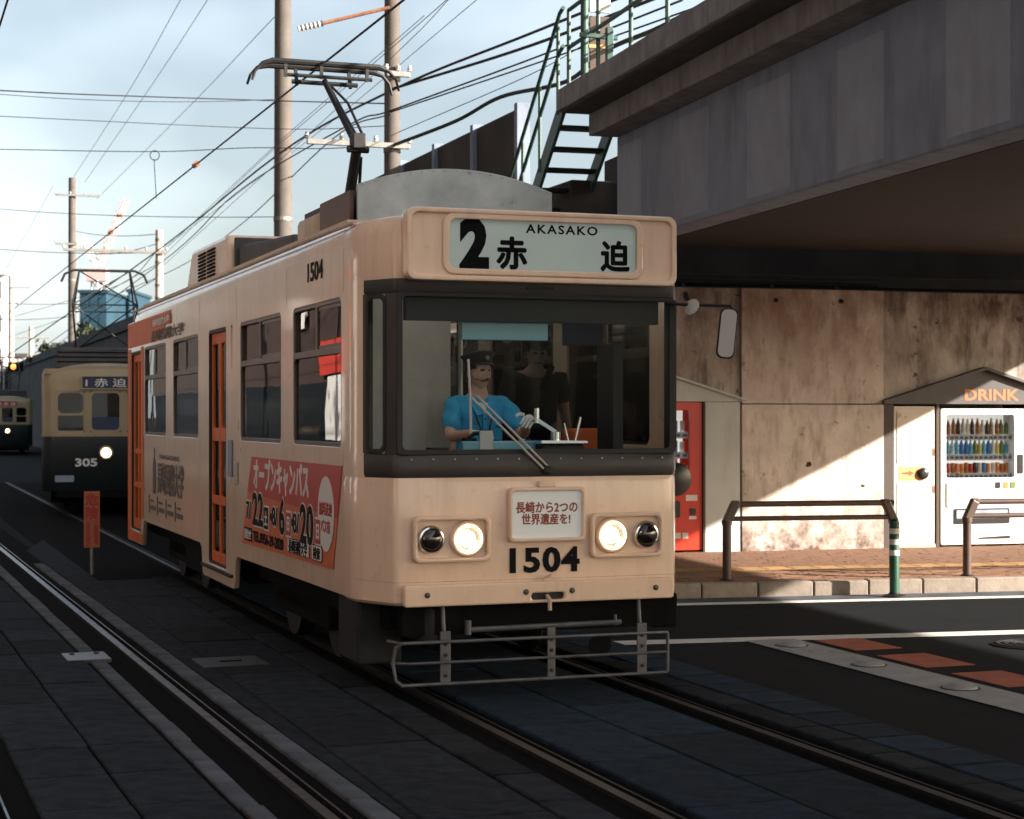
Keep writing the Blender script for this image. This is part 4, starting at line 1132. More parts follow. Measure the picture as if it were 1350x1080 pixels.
strip(FULL[4:-4], [(.747, .0012), (.752, .0012)], .01).build('panel_seam', M_['cream_roof'], tram)
# wiper
wp = MB(); wp.tube([(.03, -.05, 1.455), (-.245, -.075, 1.705), (-.475, -.062, 1.925)], .008, 6); wi = wp.build('wiper', M_['porcelain'], tram, smooth=True)
b = MB(); b.tube([(.065, -.05, 1.465), (-.23, -.078, 1.735), (-.44, -.066, 1.935)], .007, 6); b.build('wiper_link', M_['porcelain'], wi, smooth=True)
b = MB(); b.tube([(-.495, -.048, 2.17), (-.485, -.058, 1.93), (-.478, -.048, 1.70)], .009, 6); b.build('wiper_blade', M_['porcelain'], wi, smooth=True)
b = MB(); b.lathe([(.03, 0), (.03, .03), (.015, .04)], 12, FRONT(.045, -.03, 1.455)); b.build('wiper_pivot', M_['dark_metal'], wi)
# mirrors
mr = MB(); mr.tube([(.90, -.03, 2.56), (.98, -.10, 2.55), (1.33, -.12, 2.545), (1.345, -.12, 2.52), (1.345, -.12, 2.36)], .011, 8); mi = mr.build('mirror_arm', M_['dark_metal'], tram, smooth=True)
Mm = basis((1.30, -.13, 2.36), (.95, -.30, 0), (0, 0, 1)) @ Matrix.Rotation(R(-6), 4, 'Z')
plate('mirror', rrect(-.062, .062, -.17, .17, .045), Mm, M_['dark_metal'], mi, thick=.03, bevel=.01)
plate('mirror_glass', rrect(-.052, .052, -.16, .16, .04), Mm @ Matrix.Translation((0, 0, .0305)), M_['porcelain'], mi, thick=.003)
b = MB(); b.lathe([(.055, 0), (.055, .01), (.03, .022), (0, .028)], 16, basis((1.05, -.12, 2.53), (.5, -.6, .3), (.1, .4, .9))); b.build('round_mirror', M_['porcelain'], mi, smooth=True)

# ---- under the floor
b = MB(); b.box(-.95, .95, .25, 11.0, .42, .735); b.build('underframe', M_['under'], tram)
b = MB(); b.box(-.9, .9, .06, .20, .40, .60); b.build('buffer_beam', M_['under'], tram)
b = MB(); b.box(-1.10, -.80, .42, .95, .18, .61); b.build('sand_box', M_['box_dark'], tram, bevel=.02)
b = MB(); b.box(.86, 1.05, .10, .7, .38, .61); b.build('step_box', M_['under'], tram, bevel=.02)
b = MB(); b.lathe([(.07, 0), (.07, .2), (.05, .23)], 14, Matrix.Translation((-.72, .12, .36))); b.build('air_horn', M_['box_dark'], tram, smooth=True)
b = MB(); b.lathe([(.06, 0), (.075, .03), (.075, .05), (0, .05)], 16, FRONT(.42, .0, .30)); b.build('cable_socket', M_['under'], tram)
for yb in (2.9, 8.6):
    bg_ = MB(); bg_.box(-.92, .92, yb - .85, yb + .85, .28, .42)
    for s in (-1, 1): bg_.box(s * .86 - .06, s * .86 + .06, yb - .95, yb + .95, .22, .50)
    bo_ = bg_.build('bogie', M_['under'], tram, bevel=.02)
    for dy in (-.75, .75):
        for s in (-1, 1):
            b = MB(); b.lathe([(.0, -.07), (.33, -.07), (.35, -.02), (.33, .0), (.33, .06), (.0, .06)], 26, Matrix.Translation((s * .74, yb + dy, .33)) @ Matrix.Rotation(R(90) * s, 4, 'Y'), cap=False)
            b.build('wheel', M_['dark_metal'], bo_, smooth=True)
b = MB(); b.box(-1.05, -.75, 6.5, 7.6, .25, .58); b.build('equipment_box', M_['under'], tram, bevel=.02)
b = MB(); b.box(-1.02, -.75, 4.5, 4.75, .35, .55); b.build('equipment_box', M_['under'], tram, bevel=.02)
# life guard frame
fd = MB()
for z in (.375, .245, .11):
    if z == .245: fd.tube([(-1.00, -.02, z), (-.90, -.10, z), (.875, -.10, z)], .010, 8)
loop = [(-1.0, .05, .375), (-.96, -.10, .375), (.875, -.10, .375), (.88, -.10, .36), (.88, -.10, .125), (.87, -.10, .11), (-.95, -.10, .11), (-.985, -.08, .14), (-1.0, -.06, .25), (-.985, -.08, .35), (-.95, -.10, .375)]
fd.tube(loop, .012, 8)
fo = fd.build('life_guard', M_['fender_steel'], tram, smooth=True)
for x, w_ in ((-.66, .07), (.06, .055), (.70, .07)):
    b = MB(); b.box(x - w_/2, x + w_/2, -.09, -.075, .10, .44); b.build('guard_bracket', M_['fender_steel'], fo, bevel=.004)
    for z in (.16, .29, .36):
        b = MB(); b.lathe([(.012, 0), (.012, .008), (0, .01)], 8, FRONT(x, -.09, z)); b.build('bolt', M_['dark_metal'], fo)
for x in (-.66, .70):
    b = MB(); b.tube([(x, -.05, .43), (x, -.02, .62)], .014, 8); b.build('hanger_rod', M_['fender_steel'], fo, smooth=True)
b = MB(); b.tube([(-.50, -.06, .44), (.56, -.06, .45)], .018, 8); b.tube([(-.50, -.06, .41), (-.50, -.06, .50)], .022, 8); b.tube([(.52, -.06, .43), (.52, -.06, .50)], .012, 8); b.build('trip_bar', M_['fender_steel'], fo, smooth=True)

# ---- roof equipment
sh_ = MB()
arc = []
for i in range(17):
    x = -.76 + 1.52 * i / 16
    arc.append((x, 3.50 + .145 * (1 - (x / .76) ** 2)))
poly = [(-.76, 3.11)] + arc + [(.76, 3.11)]
cov = MB(); cov.prism(poly, .035, FRONT(0, 1.76, 0)); cv = cov.build('air_deflector', M_['silver'], tram, bevel=.004)
for i in range(17):
    x = -.72 + 1.44 * i / 16
    z = 3.485 + .145 * (1 - (x / .76) ** 2)
    b = MB(); b.lathe([(.007, 0), (.007, .003), (0, .004)], 6, FRONT(x, 1.725, z)); b.build('rivet', M_['steel'], cv)
b = MB(); b.prism([(x * .97, z - .03) for x, z in poly], -1.75, FRONT(0, 1.77, 0)); b.build('roof_unit', M_['roof_grey'], tram)
film('unit_number_plate', [(1.78, 3.20), (2.70, 3.20), (2.70, 3.46), (1.78, 3.46)], 'roof_red', -.775, .03)
text('unit_number', '1504', .20, SIDE(-.781, 2.24, 3.34), M_['ink_grey'], tram, bold=.006, maxw=.70)
b = MB(); b.box(-.80, -.6, 2.75, 3.55, 3.16, 3.42); b.build('junction_box', M_['cream_roof'], tram, bevel=.05, smooth=True)
b = MB(); b.box(-1.02, 1.02, 1.0, 10.9, 3.085, 3.155); b.build('roof_walkway', M_['cream_roof'], tram)
b = MB(); b.prism([(-6.85, 3.12), (-6.95, 3.64), (-9.0, 3.66), (-9.55, 3.12)], 1.5, SIDE(.75, 0, 0)); b.build('air_conditioner', M_['cream'], tram, bevel=.05, seg=3)
b = MB(); b.box(-.69, .69, 6.80, 6.84, 3.13, 3.60); b.build('unit_front', M_['roof_grey'], tram, bevel=.01)
b = MB(); b.prism([(-4.3, 3.12), (-4.4, 3.40), (-6.79, 3.52), (-6.79, 3.12)], 1.3, SIDE(.65, 0, 0)); b.build('unit_housing', M_['roof_grey'], tram, bevel=.03)
for k_ in range(2):
    for j in range(9):
        z = 3.24 + j * .038
        y = 7.55 + k_ * .55
        b = MB(); b.box(-.765, -.745, y, y + .44, z, z + .020); b.build('louvre', M_['under'], tram)
# pantograph
PT = 5.9
pg = MB(); pg.tube([(0, 5.15, 3.40), (0, 4.62, 4.25)], [.055, .045], 10); pg.tube([(.09, 5.0, 3.40), (.06, 4.72, 4.15)], .015, 6)
pn = pg.build('pantograph', M_['dark_metal'], tram, smooth=True)
b = MB(); b.tube([(0, 4.62, 4.25), (0, PT - .05, 5.03)], [.045, .03], 10); b.tube([(.05, 4.66, 4.36), (.06, 5.2, 4.72), (.03, PT - .1, 5.0)], .013, 6); b.build('upper_arm', M_['dark_metal'], pn, smooth=True)
b = MB(); b.box(-.06, .06, 4.54, 4.68, 4.20, 4.34); b.tube([(-.10, 4.6, 4.2), (.10, 4.6, 4.2)], .035, 10); b.build('knuckle', M_['dark_metal'], pn, bevel=.02)
for dy in (-.12, .12):
    b = MB()
    pts = [(-.72, PT + dy, 4.99), (-.69, PT + dy, 5.08), (-.62, PT + dy, 5.155), (-.52, PT + dy, 5.185), (.52, PT + dy, 5.185), (.62, PT + dy, 5.155), (.69, PT + dy, 5.08), (.72, PT + dy, 4.97)]
    b.tube(pts, [.012, .014, .02, .03, .03, .02, .014, .012], 8); b.build('contact_strip', M_['dark_metal'], pn, smooth=True)
b = MB(); b.tube([(-.40, PT - .12, 5.06), (.45, PT - .12, 5.06)], .018, 8); b.tube([(-.30, PT + .05, 5.03), (.35, PT + .05, 5.03)], .022, 8)
for x in (-.4, -.05, .4): b.bar((x, PT - .12, 5.04), (x, PT - .12, 5.17), .03, .03)
for x in (-.25, .28): b.bar((x, PT + .05, 5.0), (x, PT + .12, 5.17), .03, .03)
b.build('head_frame', M_['dark_metal'], pn)
b = MB(); b.box(-.4, .4, 4.7, 5.6, 3.36, 3.46); b.build('pantograph_base', M_['under'], pn, bevel=.02)

# ================================================================== people
def skin(name, joints, edges, root, sub=2):
    me = bpy.data.meshes.new(name)
    keys = list(joints)
    me.from_pydata([joints[k][0] for k in keys], [(keys.index(a), keys.index(c)) for a, c in edges], [])
    o = bpy.data.objects.new(name, me); COL.objects.link(o)
    o.modifiers.new('s', 'SKIN'); 
    for i, k in enumerate(keys):
        r = joints[k][1]; r = (r, r) if not isinstance(r, tuple) else r
        me.skin_vertices[0].data[i].radius = r
        me.skin_vertices[0].data[i].use_root = (k == root)
    sb = o.modifiers.new('u', 'SUBSURF'); sb.levels = sub; sb.render_levels = sub
    dg = bpy.context.evaluated_depsgraph_get()
    res = bpy.data.meshes.new_from_object(o.evaluated_get(dg))
    bpy.data.objects.remove(o); bpy.data.meshes.remove(me)
    res.shade_smooth()
    return res

def head_mesh(c, yaw, pitch=0, s=1.0):
    """face looks along -y before the turn"""
    bm = bmesh.new()
    bmesh.ops.create_uvsphere(bm, u_segments=32, v_segments=24, radius=1)
    def g(x, x0, w_): return math.exp(-((x - x0) / w_) ** 2)
    for v in bm.verts:
        x, y, z = v.co
        X, Y, Z = x * .076, y * .096, z * .118
        if z < 0:                                    # jaw
            X *= 1 - .30 * (-z) ** 1.6; Y = Y * (1 - .12 * (-z)) - .010 * (-z)
            if y > 0: Y *= 1 - .35 * (-z)
        if y < 0:
            f = min(1, -y * 1.4)
            Y -= f * .022 * g(x, 0, .16) * g(z, -.16, .17)              # nose
            Y -= f * .009 * g(x, 0, .13) * g(z, .05, .2)                # bridge
            Y -= f * .006 * g(z, .24, .12)                              # brow
            Y += f * .012 * (g(x, .40, .2) + g(x, -.40, .2)) * g(z, .06, .13)  # eye sockets
            Y -= f * .007 * g(x, 0, .32) * g(z, -.50, .07)              # upper lip
            Y -= f * .006 * g(x, 0, .28) * g(z, -.60, .06)              # lower lip
            Y -= f * .008 * g(x, 0, .30) * g(z, -.86, .12)              # chin
        v.co = (X, Y, Z)
    # ears
    for sx in (-1, 1):
        r = bmesh.ops.create_uvsphere(bm, u_segments=10, v_segments=8, radius=1)
        for v in r['verts']: v.co = Vector((sx * .078 + v.co.x * .010, .012 + v.co.y * .020, -.008 + v.co.z * .032))
    M = Matrix.Translation(c) @ Matrix.Rotation(yaw, 4, 'Z') @ Matrix.Rotation(pitch, 4, 'X') @ Matrix.Scale(s, 4)
    for f in bm.faces:
        cc = f.calc_center_median()
        if cc.y < -.055 and abs(cc.x) < .027 and -.074 < cc.z < -.056: f.material_index = 1
        elif cc.y < -.05 and .016 < abs(cc.x) < .042 and .002 < cc.z < .012: f.material_index = 2
        elif cc.y < -.05 and .014 < abs(cc.x) < .046 and .024 < cc.z < .032: f.material_index = 2
    bmesh.ops.transform(bm, matrix=M, verts=bm.verts)
    me = bpy.data.meshes.new('head'); bm.to_mesh(me); bm.free(); me.shade_smooth()
    return me, M

def join(name, meshes, mats, parent, mi=None):
    bm = bmesh.new()
    for k, me in enumerate(meshes):
        n0 = len(bm.faces)
        bm.from_mesh(me)
        bm.faces.ensure_lookup_table()
        if mi:
            for f in bm.faces[n0:]:
                f.material_index = mi[k] if mi[k] is not None else f.material_index
    me = bpy.data.meshes.new(name); bm.to_mesh(me); bm.free()
    for m in mats: me.materials.append(M_[m])
    me.shade_smooth()
    return link(bpy.data.objects.new(name, me), parent)

mat('lips', (0.34, 0.10, 0.075), .45)
def hand(wrist, direction, palm_up, curl, thumb_side, s=1.0):
    """palm + five separate bent fingers, as one skinned mesh set"""
    d = Vector(direction).normalized(); n = Vector(palm_up).normalized(); n = (n - d * n.dot(d)).normalized()
    sd = d.cross(n) * thumb_side
    w = Vector(wrist); out = []
    J = {'w': (w - d * .01, .022 * s), 'p': (w + d * .045 * s, (.040 * s, .016 * s)), 'q': (w + d * .085 * s, (.038 * s, .014 * s))}
    out.append(skin('palm', J, [('w', 'p'), ('p', 'q')], 'w', 2))
    for i, (off, ln) in enumerate(((.030, .070), (.010, .080), (-.011, .075), (-.031, .058))):
        base = w + d * .075 * s + sd * off * s
        pts = [base]; dd = d.copy(); L_ = ln * s
        for k, fr in enumerate((.45, .32, .26)):
            a = curl * (.6 if k == 0 else 1.0)
            dd = (dd * math.cos(a) - n * math.sin(a)).normalized()
            n2 = n
            pts.append(pts[-1] + dd * L_ * fr)
        J = {str(k): (p, (.0105 - .0012 * k) * s) for k, p in enumerate(pts)}
        out.append(skin('finger', J, [('0', '1'), ('1', '2'), ('2', '3')], '0', 2))
    tb_ = w + d * .025 * s + sd * .034 * s
    td = (d * .55 + sd * .75 - n * .25 * curl).normalized()
    t1 = tb_ + td * .035 * s; t2 = t1 + (td * .5 + d * .6 - n * .4 * curl).normalized() * .032 * s; t3 = t2 + (d * .8 - n * .6 * curl).normalized() * .024 * s
    J = {'0': (tb_, .0125 * s), '1': (t1, .0115 * s), '2': (t2, .0105 * s), '3': (t3, .009 * s)}
    out.append(skin('thumb', J, [('0', '1'), ('1', '2'), ('2', '3')], '0', 2))
    return out

# ---- the driver: seated at the controls, coordinates in the tram frame relative to the seat
DX, DYY, DZ = -.04, 1.12, 1.30
dv = thing('person', TR @ Matrix.Translation((DX, DYY, DZ)), 'tram driver in blue short-sleeved shirt, dark cap and white gloves at the controls', 'person')
V = Vector
lsh, rsh = V((.185, -.02, .585)), V((-.185, -.02, .585))    # image right / image left
lel, rel_ = V((.26, -.25, .375)), V((-.275, -.22, .36))
lwr, rwr = V((.165, -.60, .50)), V((-.235, -.60, .395))
hc = V((-.005, -.05, .815))
J = {'pel': (V((0, 0, .08)), (.16, .12)), 'waist': (V((0, -.005, .25)), (.145, .105)), 'chest': (V((0, -.015, .43)), (.165, .115)), 'neckb': (V((0, -.01, .585)), (.10, .075)), 'neck': (V((0, -.025, .67)), .055), 'skull': (hc + V((0, .01, -.02)), .055),
     'ls': (lsh, .062), 'le': (lel, .044), 'lw': (lwr, .027), 'rs': (rsh, .062), 're': (rel_, .044), 'rw': (rwr, .027),
     'lh': (V((.10, -.03, .06)), .10), 'lk': (V((.13, -.46, .05)), .065), 'la': (V((.13, -.50, -.38)), .045), 'lt': (V((.13, -.62, -.44)), .035),
     'rh': (V((-.10, -.03, .06)), .10), 'rk': (V((-.13, -.46, .05)), .065), 'ra': (V((-.13, -.50, -.38)), .045), 'rt': (V((-.13, -.62, -.44)), .035)}
E_ = [('pel', 'waist'), ('waist', 'chest'), ('chest', 'neckb'), ('neckb', 'neck'), ('neck', 'skull'), ('neckb', 'ls'), ('ls', 'le'), ('le', 'lw'), ('neckb', 'rs'), ('rs', 're'), ('re', 'rw'),
      ('pel', 'lh'), ('lh', 'lk'), ('lk', 'la'), ('la', 'lt'), ('pel', 'rh'), ('rh', 'rk'), ('rk', 'ra'), ('ra', 'rt')]
bodym = skin('body', J, E_, 'pel')
hm, HM = head_mesh(hc, R(16), R(-5), 1.02)
body = join('body', [bodym, hm], ['skin', 'lips', 'hair', 'trousers'], dv, [None, None])
for p in body.data.polygons:
    c = p.center
    if c.z < .20: p.material_index = 3
# shirt: a little larger than the body, ends at collar, cuffs and waist
Js = {'hem': (V((0, 0, .10)), (.178, .135)), 'waist': (V((0, -.005, .27)), (.168, .128)), 'chest': (V((0, -.018, .43)), (.188, .138)), 'neckb': (V((0, -.012, .575)), (.125, .10)),
      'ls': (lsh + V((.005, 0, .0)), .080), 'le': (lsh.lerp(lel, .55), .074), 'lc': (lsh.lerp(lel, .88), .070), 'rs': (rsh + V((-.005, 0, 0)), .080), 're': (rsh.lerp(rel_, .55), .074), 'rc': (rsh.lerp(rel_, .88), .070)}
shm = skin('shirt', Js, [('hem', 'waist'), ('waist', 'chest'), ('chest', 'neckb'), ('neckb', 'ls'), ('ls', 'le'), ('le', 'lc'), ('neckb', 'rs'), ('rs', 're'), ('re', 'rc')], 'hem', 3)
for v in shm.vertices:
    k = math.sin(v.co.z * 46 + v.co.x * 30) * .006 + math.sin(v.co.x * 55 - v.co.z * 22) * .005
    v.co += v.normal * k
shirt = obj('shirt', shm, M_['shirt_blue'], dv)
for s in (-1, 1):
    b = MB(); b.add([V((s * .014, -.168, .520)), V((s * .095, -.118, .600)), V((s * .078, -.035, .665)), V((s * .045, -.098, .640)), V((s * .014, -.150, .575)), V((s * .060, -.168, .512))], [(0, 5, 1, 4), (4, 1, 2, 3)])
    me = b.mesh('collar'); o = obj('collar', me, M_['shirt_blue'], shirt); md = o.modifiers.new('t', 'SOLIDIFY'); md.thickness = .010
b = MB(); b.add([V((-.035, -.135, .600)), V((.035, -.135, .600)), V((0, -.166, .520))], [(0, 1, 2)]); o = b.build('undershirt', M_['ink_white'], shirt); o.modifiers.new('t', 'SOLIDIFY').thickness = .004
b = MB(); b.box(-.014, .014, -.172, -.155, .20, .52); b.build('placket', M_['shirt_blue'], shirt, bevel=.004)
for k in range(4):
    b = MB(); b.lathe([(.006, 0), (.006, .003), (0, .004)], 8, FRONT(0, -.171, .26 + k * .075)); b.build('button', M_['ink'], shirt)
b = MB(); b.tube([V((-.075, -.075, .625)), V((-.06, -.155, .50)), V((-.01, -.172, .36)), V((.0, -.170, .25)), V((.02, -.172, .36)), V((.055, -.160, .50)), V((.075, -.075, .625))], .005, 6); b.build('lanyard', M_['strap'], shirt, smooth=True)
for s in (-1, 1):
    plate('pocket', rrect(s * .085 - .045, s * .085 + .045, .34, .44, .008), FRONT(0, -.158, 0), M_['shirt_blue'], shirt, thick=.006, bevel=.002)
text('shirt_emblem', '〜', .05, FRONT(.10, -.166, .43), M_['ink'], shirt, bold=.001)
# cap
def local_head(fn, name, m, parent, **kw):
    b = MB(); fn(b); me = b.mesh(name, **kw); me.transform(HM); return obj(name, me, M_[m], parent, smooth=True)
def cap_fn(b):
    vs = []; n = 28
    prof = [(.090, .103, .058, 0), (.092, .106, .085, 0), (.118, .132, .118, .012), (.112, .126, .128, .012), (.06, .07, .140, .01), (.001, .001, .143, .01)]
    for rx, ry, z, lift in prof:
        for j in range(n):
            a = 2 * math.pi * j / n
            vs.append((rx * math.cos(a), ry * math.sin(a) + .004, z + lift * (-math.sin(a))))
    b.add(vs, [(i*n+j, i*n+(j+1) % n, (i+1)*n+(j+1) % n, (i+1)*n+j) for i in range(len(prof)-1) for j in range(n)])
cap = local_head(cap_fn, 'cap', 'cap_cloth', dv)
def peak_fn(b):
    vs = []; n = 12
    for j in range(n + 1):
        a = math.pi + math.pi * j / n
        x, y = math.cos(a), math.sin(a)
        vs += [(.090 * x, .100 * y, .060), (.098 * x, .100 * y + .045 * y * abs(y), .060 - .018 * abs(y) ** 1.5)]
    b.add(vs, [(2*j, 2*j+2, 2*j+3, 2*j+1) for j in range(n)])
pk = local_head(peak_fn, 'peak', 'vend_dark', cap); pk.modifiers.new('t', 'SOLIDIFY').thickness = .005
def badge_fn(b):
    b.lathe([(.017, 0), (.017, .005), (.012, .006), (.012, .003), (.006, .003), (.006, .007), (0, .008)], 18, FRONT(0, -.110, .090))
local_head(badge_fn, 'badge', 'steel', cap)
def hair_fn(b):
    vs = []; n = 28
    prof = [(.081, .101, .055), (.083, .103, .02), (.082, .100, -.02), (.074, .09, -.055)]
    for k, (rx, ry, z) in enumerate(prof):
        for j in range(n):
            a = 2 * math.pi * j / n
            vs.append((rx * math.cos(a), ry * math.sin(a) + .004, z))
    fs = [(i*n+j, i*n+(j+1) % n, (i+1)*n+(j+1) % n, (i+1)*n+j) for i in range(3) for j in range(n) if math.sin(2*math.pi*(j+.5)/n) > (-.55 if i == 0 else -.15 if i == 1 else .25)]
    b.add(vs, fs)
hr2 = local_head(hair_fn, 'hair', 'hair', dv); hr2.modifiers.new('t', 'SOLIDIFY').thickness = -.004
def mic_fn(b):
    b.tube([(-.079, 0, -.02), (-.075, -.05, -.05), (-.05, -.10, -.065), (-.018, -.118, -.06)], .0025, 6)
    b.tube([(-.022, -.117, -.06), (-.004, -.121, -.058)], .008, 8)
local_head(mic_fn, 'headset', 'vend_dark', dv)
gl = hand(lwr - V((.0, .01, 0)), (-.30, -.75, -.15), (.55, -.1, .8), .75, 1, 1.08)
join('glove', gl, ['glove'], dv)
gr_ = hand(rwr, (.55, -.80, -.03), (0.05, 0, 1), .35, -1, 1.08)
join('glove', gr_, ['glove'], dv)

# ---- the standing passenger
ps = thing('person', TR @ Matrix.Translation((.62, 1.72, .78)), 'standing person in dark grey T-shirt and cap with a shoulder strap', 'person')
hc2 = V((0, -.03, 1.50))
J = {'pel': (V((0, 0, .90)), (.16, .12)), 'waist': (V((0, -.005, 1.05)), (.15, .11)), 'chest': (V((0, -.01, 1.20)), (.17, .12)), 'neckb': (V((0, 0, 1.31)), (.09, .07)), 'neck': (V((0, -.01, 1.40)), .05), 'skull': (hc2, .055),
     'ls': (V((.19, 0, 1.31)), .065), 'le': (V((.25, .03, 1.05)), .045), 'lw': (V((.20, -.18, .88)), .03), 'rs': (V((-.19, 0, 1.31)), .065), 're': (V((-.25, .03, 1.05)), .045), 'rw': (V((-.20, -.18, .88)), .03),
     'lh': (V((.10, 0, .86)), .10), 'lk': (V((.11, -.01, .47)), .066), 'la': (V((.11, .01, .08)), .045), 'lt': (V((.12, -.14, .03)), .035), 'rh': (V((-.10, 0, .86)), .10), 'rk': (V((-.11, -.01, .47)), .066), 'ra': (V((-.11, .01, .08)), .045), 'rt': (V((-.12, -.14, .03)), .035)}
bm_ = skin('body', J, E_, 'pel')
hm, HM = head_mesh(hc2, R(-8), R(8), 1.0)
hl_ = hand(J['lw'][0], (-.3, -.7, -.5), (0, -.4, .9), .5, 1); hr_ = hand(J['rw'][0], (.3, -.7, -.5), (0, -.4, .9), .5, -1)
bo2 = join('body', [bm_, hm] + hl_ + hr_, ['skin', 'lips', 'hair', 'trousers'], ps, [None, None] + [0] * 12)
for p in bo2.data.polygons:
    if p.center.z < .93 and abs(p.center.x) < .2 and p.center.y > -.11 or p.center.z < .6: p.material_index = 3
Js = {'hem': (V((0, 0, .88)), (.185, .14)), 'waist': (V((0, -.005, 1.03)), (.178, .135)), 'chest': (V((0, -.01, 1.20)), (.195, .142)), 'neckb': (V((0, -.005, 1.345)), (.125, .095)),
      'ls': (J['ls'][0], .085), 'lc': (J['ls'][0].lerp(J['le'][0], .75), .075), 'rs': (J['rs'][0], .085), 'rc': (J['rs'][0].lerp(J['re'][0], .75), .075)}
tm = skin('shirt', Js, [('hem', 'waist'), ('waist', 'chest'), ('chest', 'neckb'), ('neckb', 'ls'), ('ls', 'lc'), ('neckb', 'rs'), ('rs', 'rc')], 'hem', 2)
tee = obj('shirt', tm, M_['tee_grey'], ps)
b = MB(); 
for a_, c_ in (((.10, -.10, 1.40), (-.02, -.175, 1.22)), ((-.02, -.175, 1.22), (-.14, -.165, 1.02)), ((-.14, -.165, 1.02), (-.20, -.06, .90)), ((.10, -.10, 1.40), (.11, .03, 1.41))): b.bar(a_, c_, .045, .008, (0, -1, .3))
b.build('shoulder_strap', M_['strap'], ps)
local_head(cap_fn, 'cap', 'strap', ps); o = local_head(peak_fn, 'cap_peak', 'strap', ps); o.modifiers.new('t', 'SOLIDIFY').thickness = .005
local_head(hair_fn, 'hair', 'hair', ps).modifiers.new('t', 'SOLIDIFY').thickness = -.004

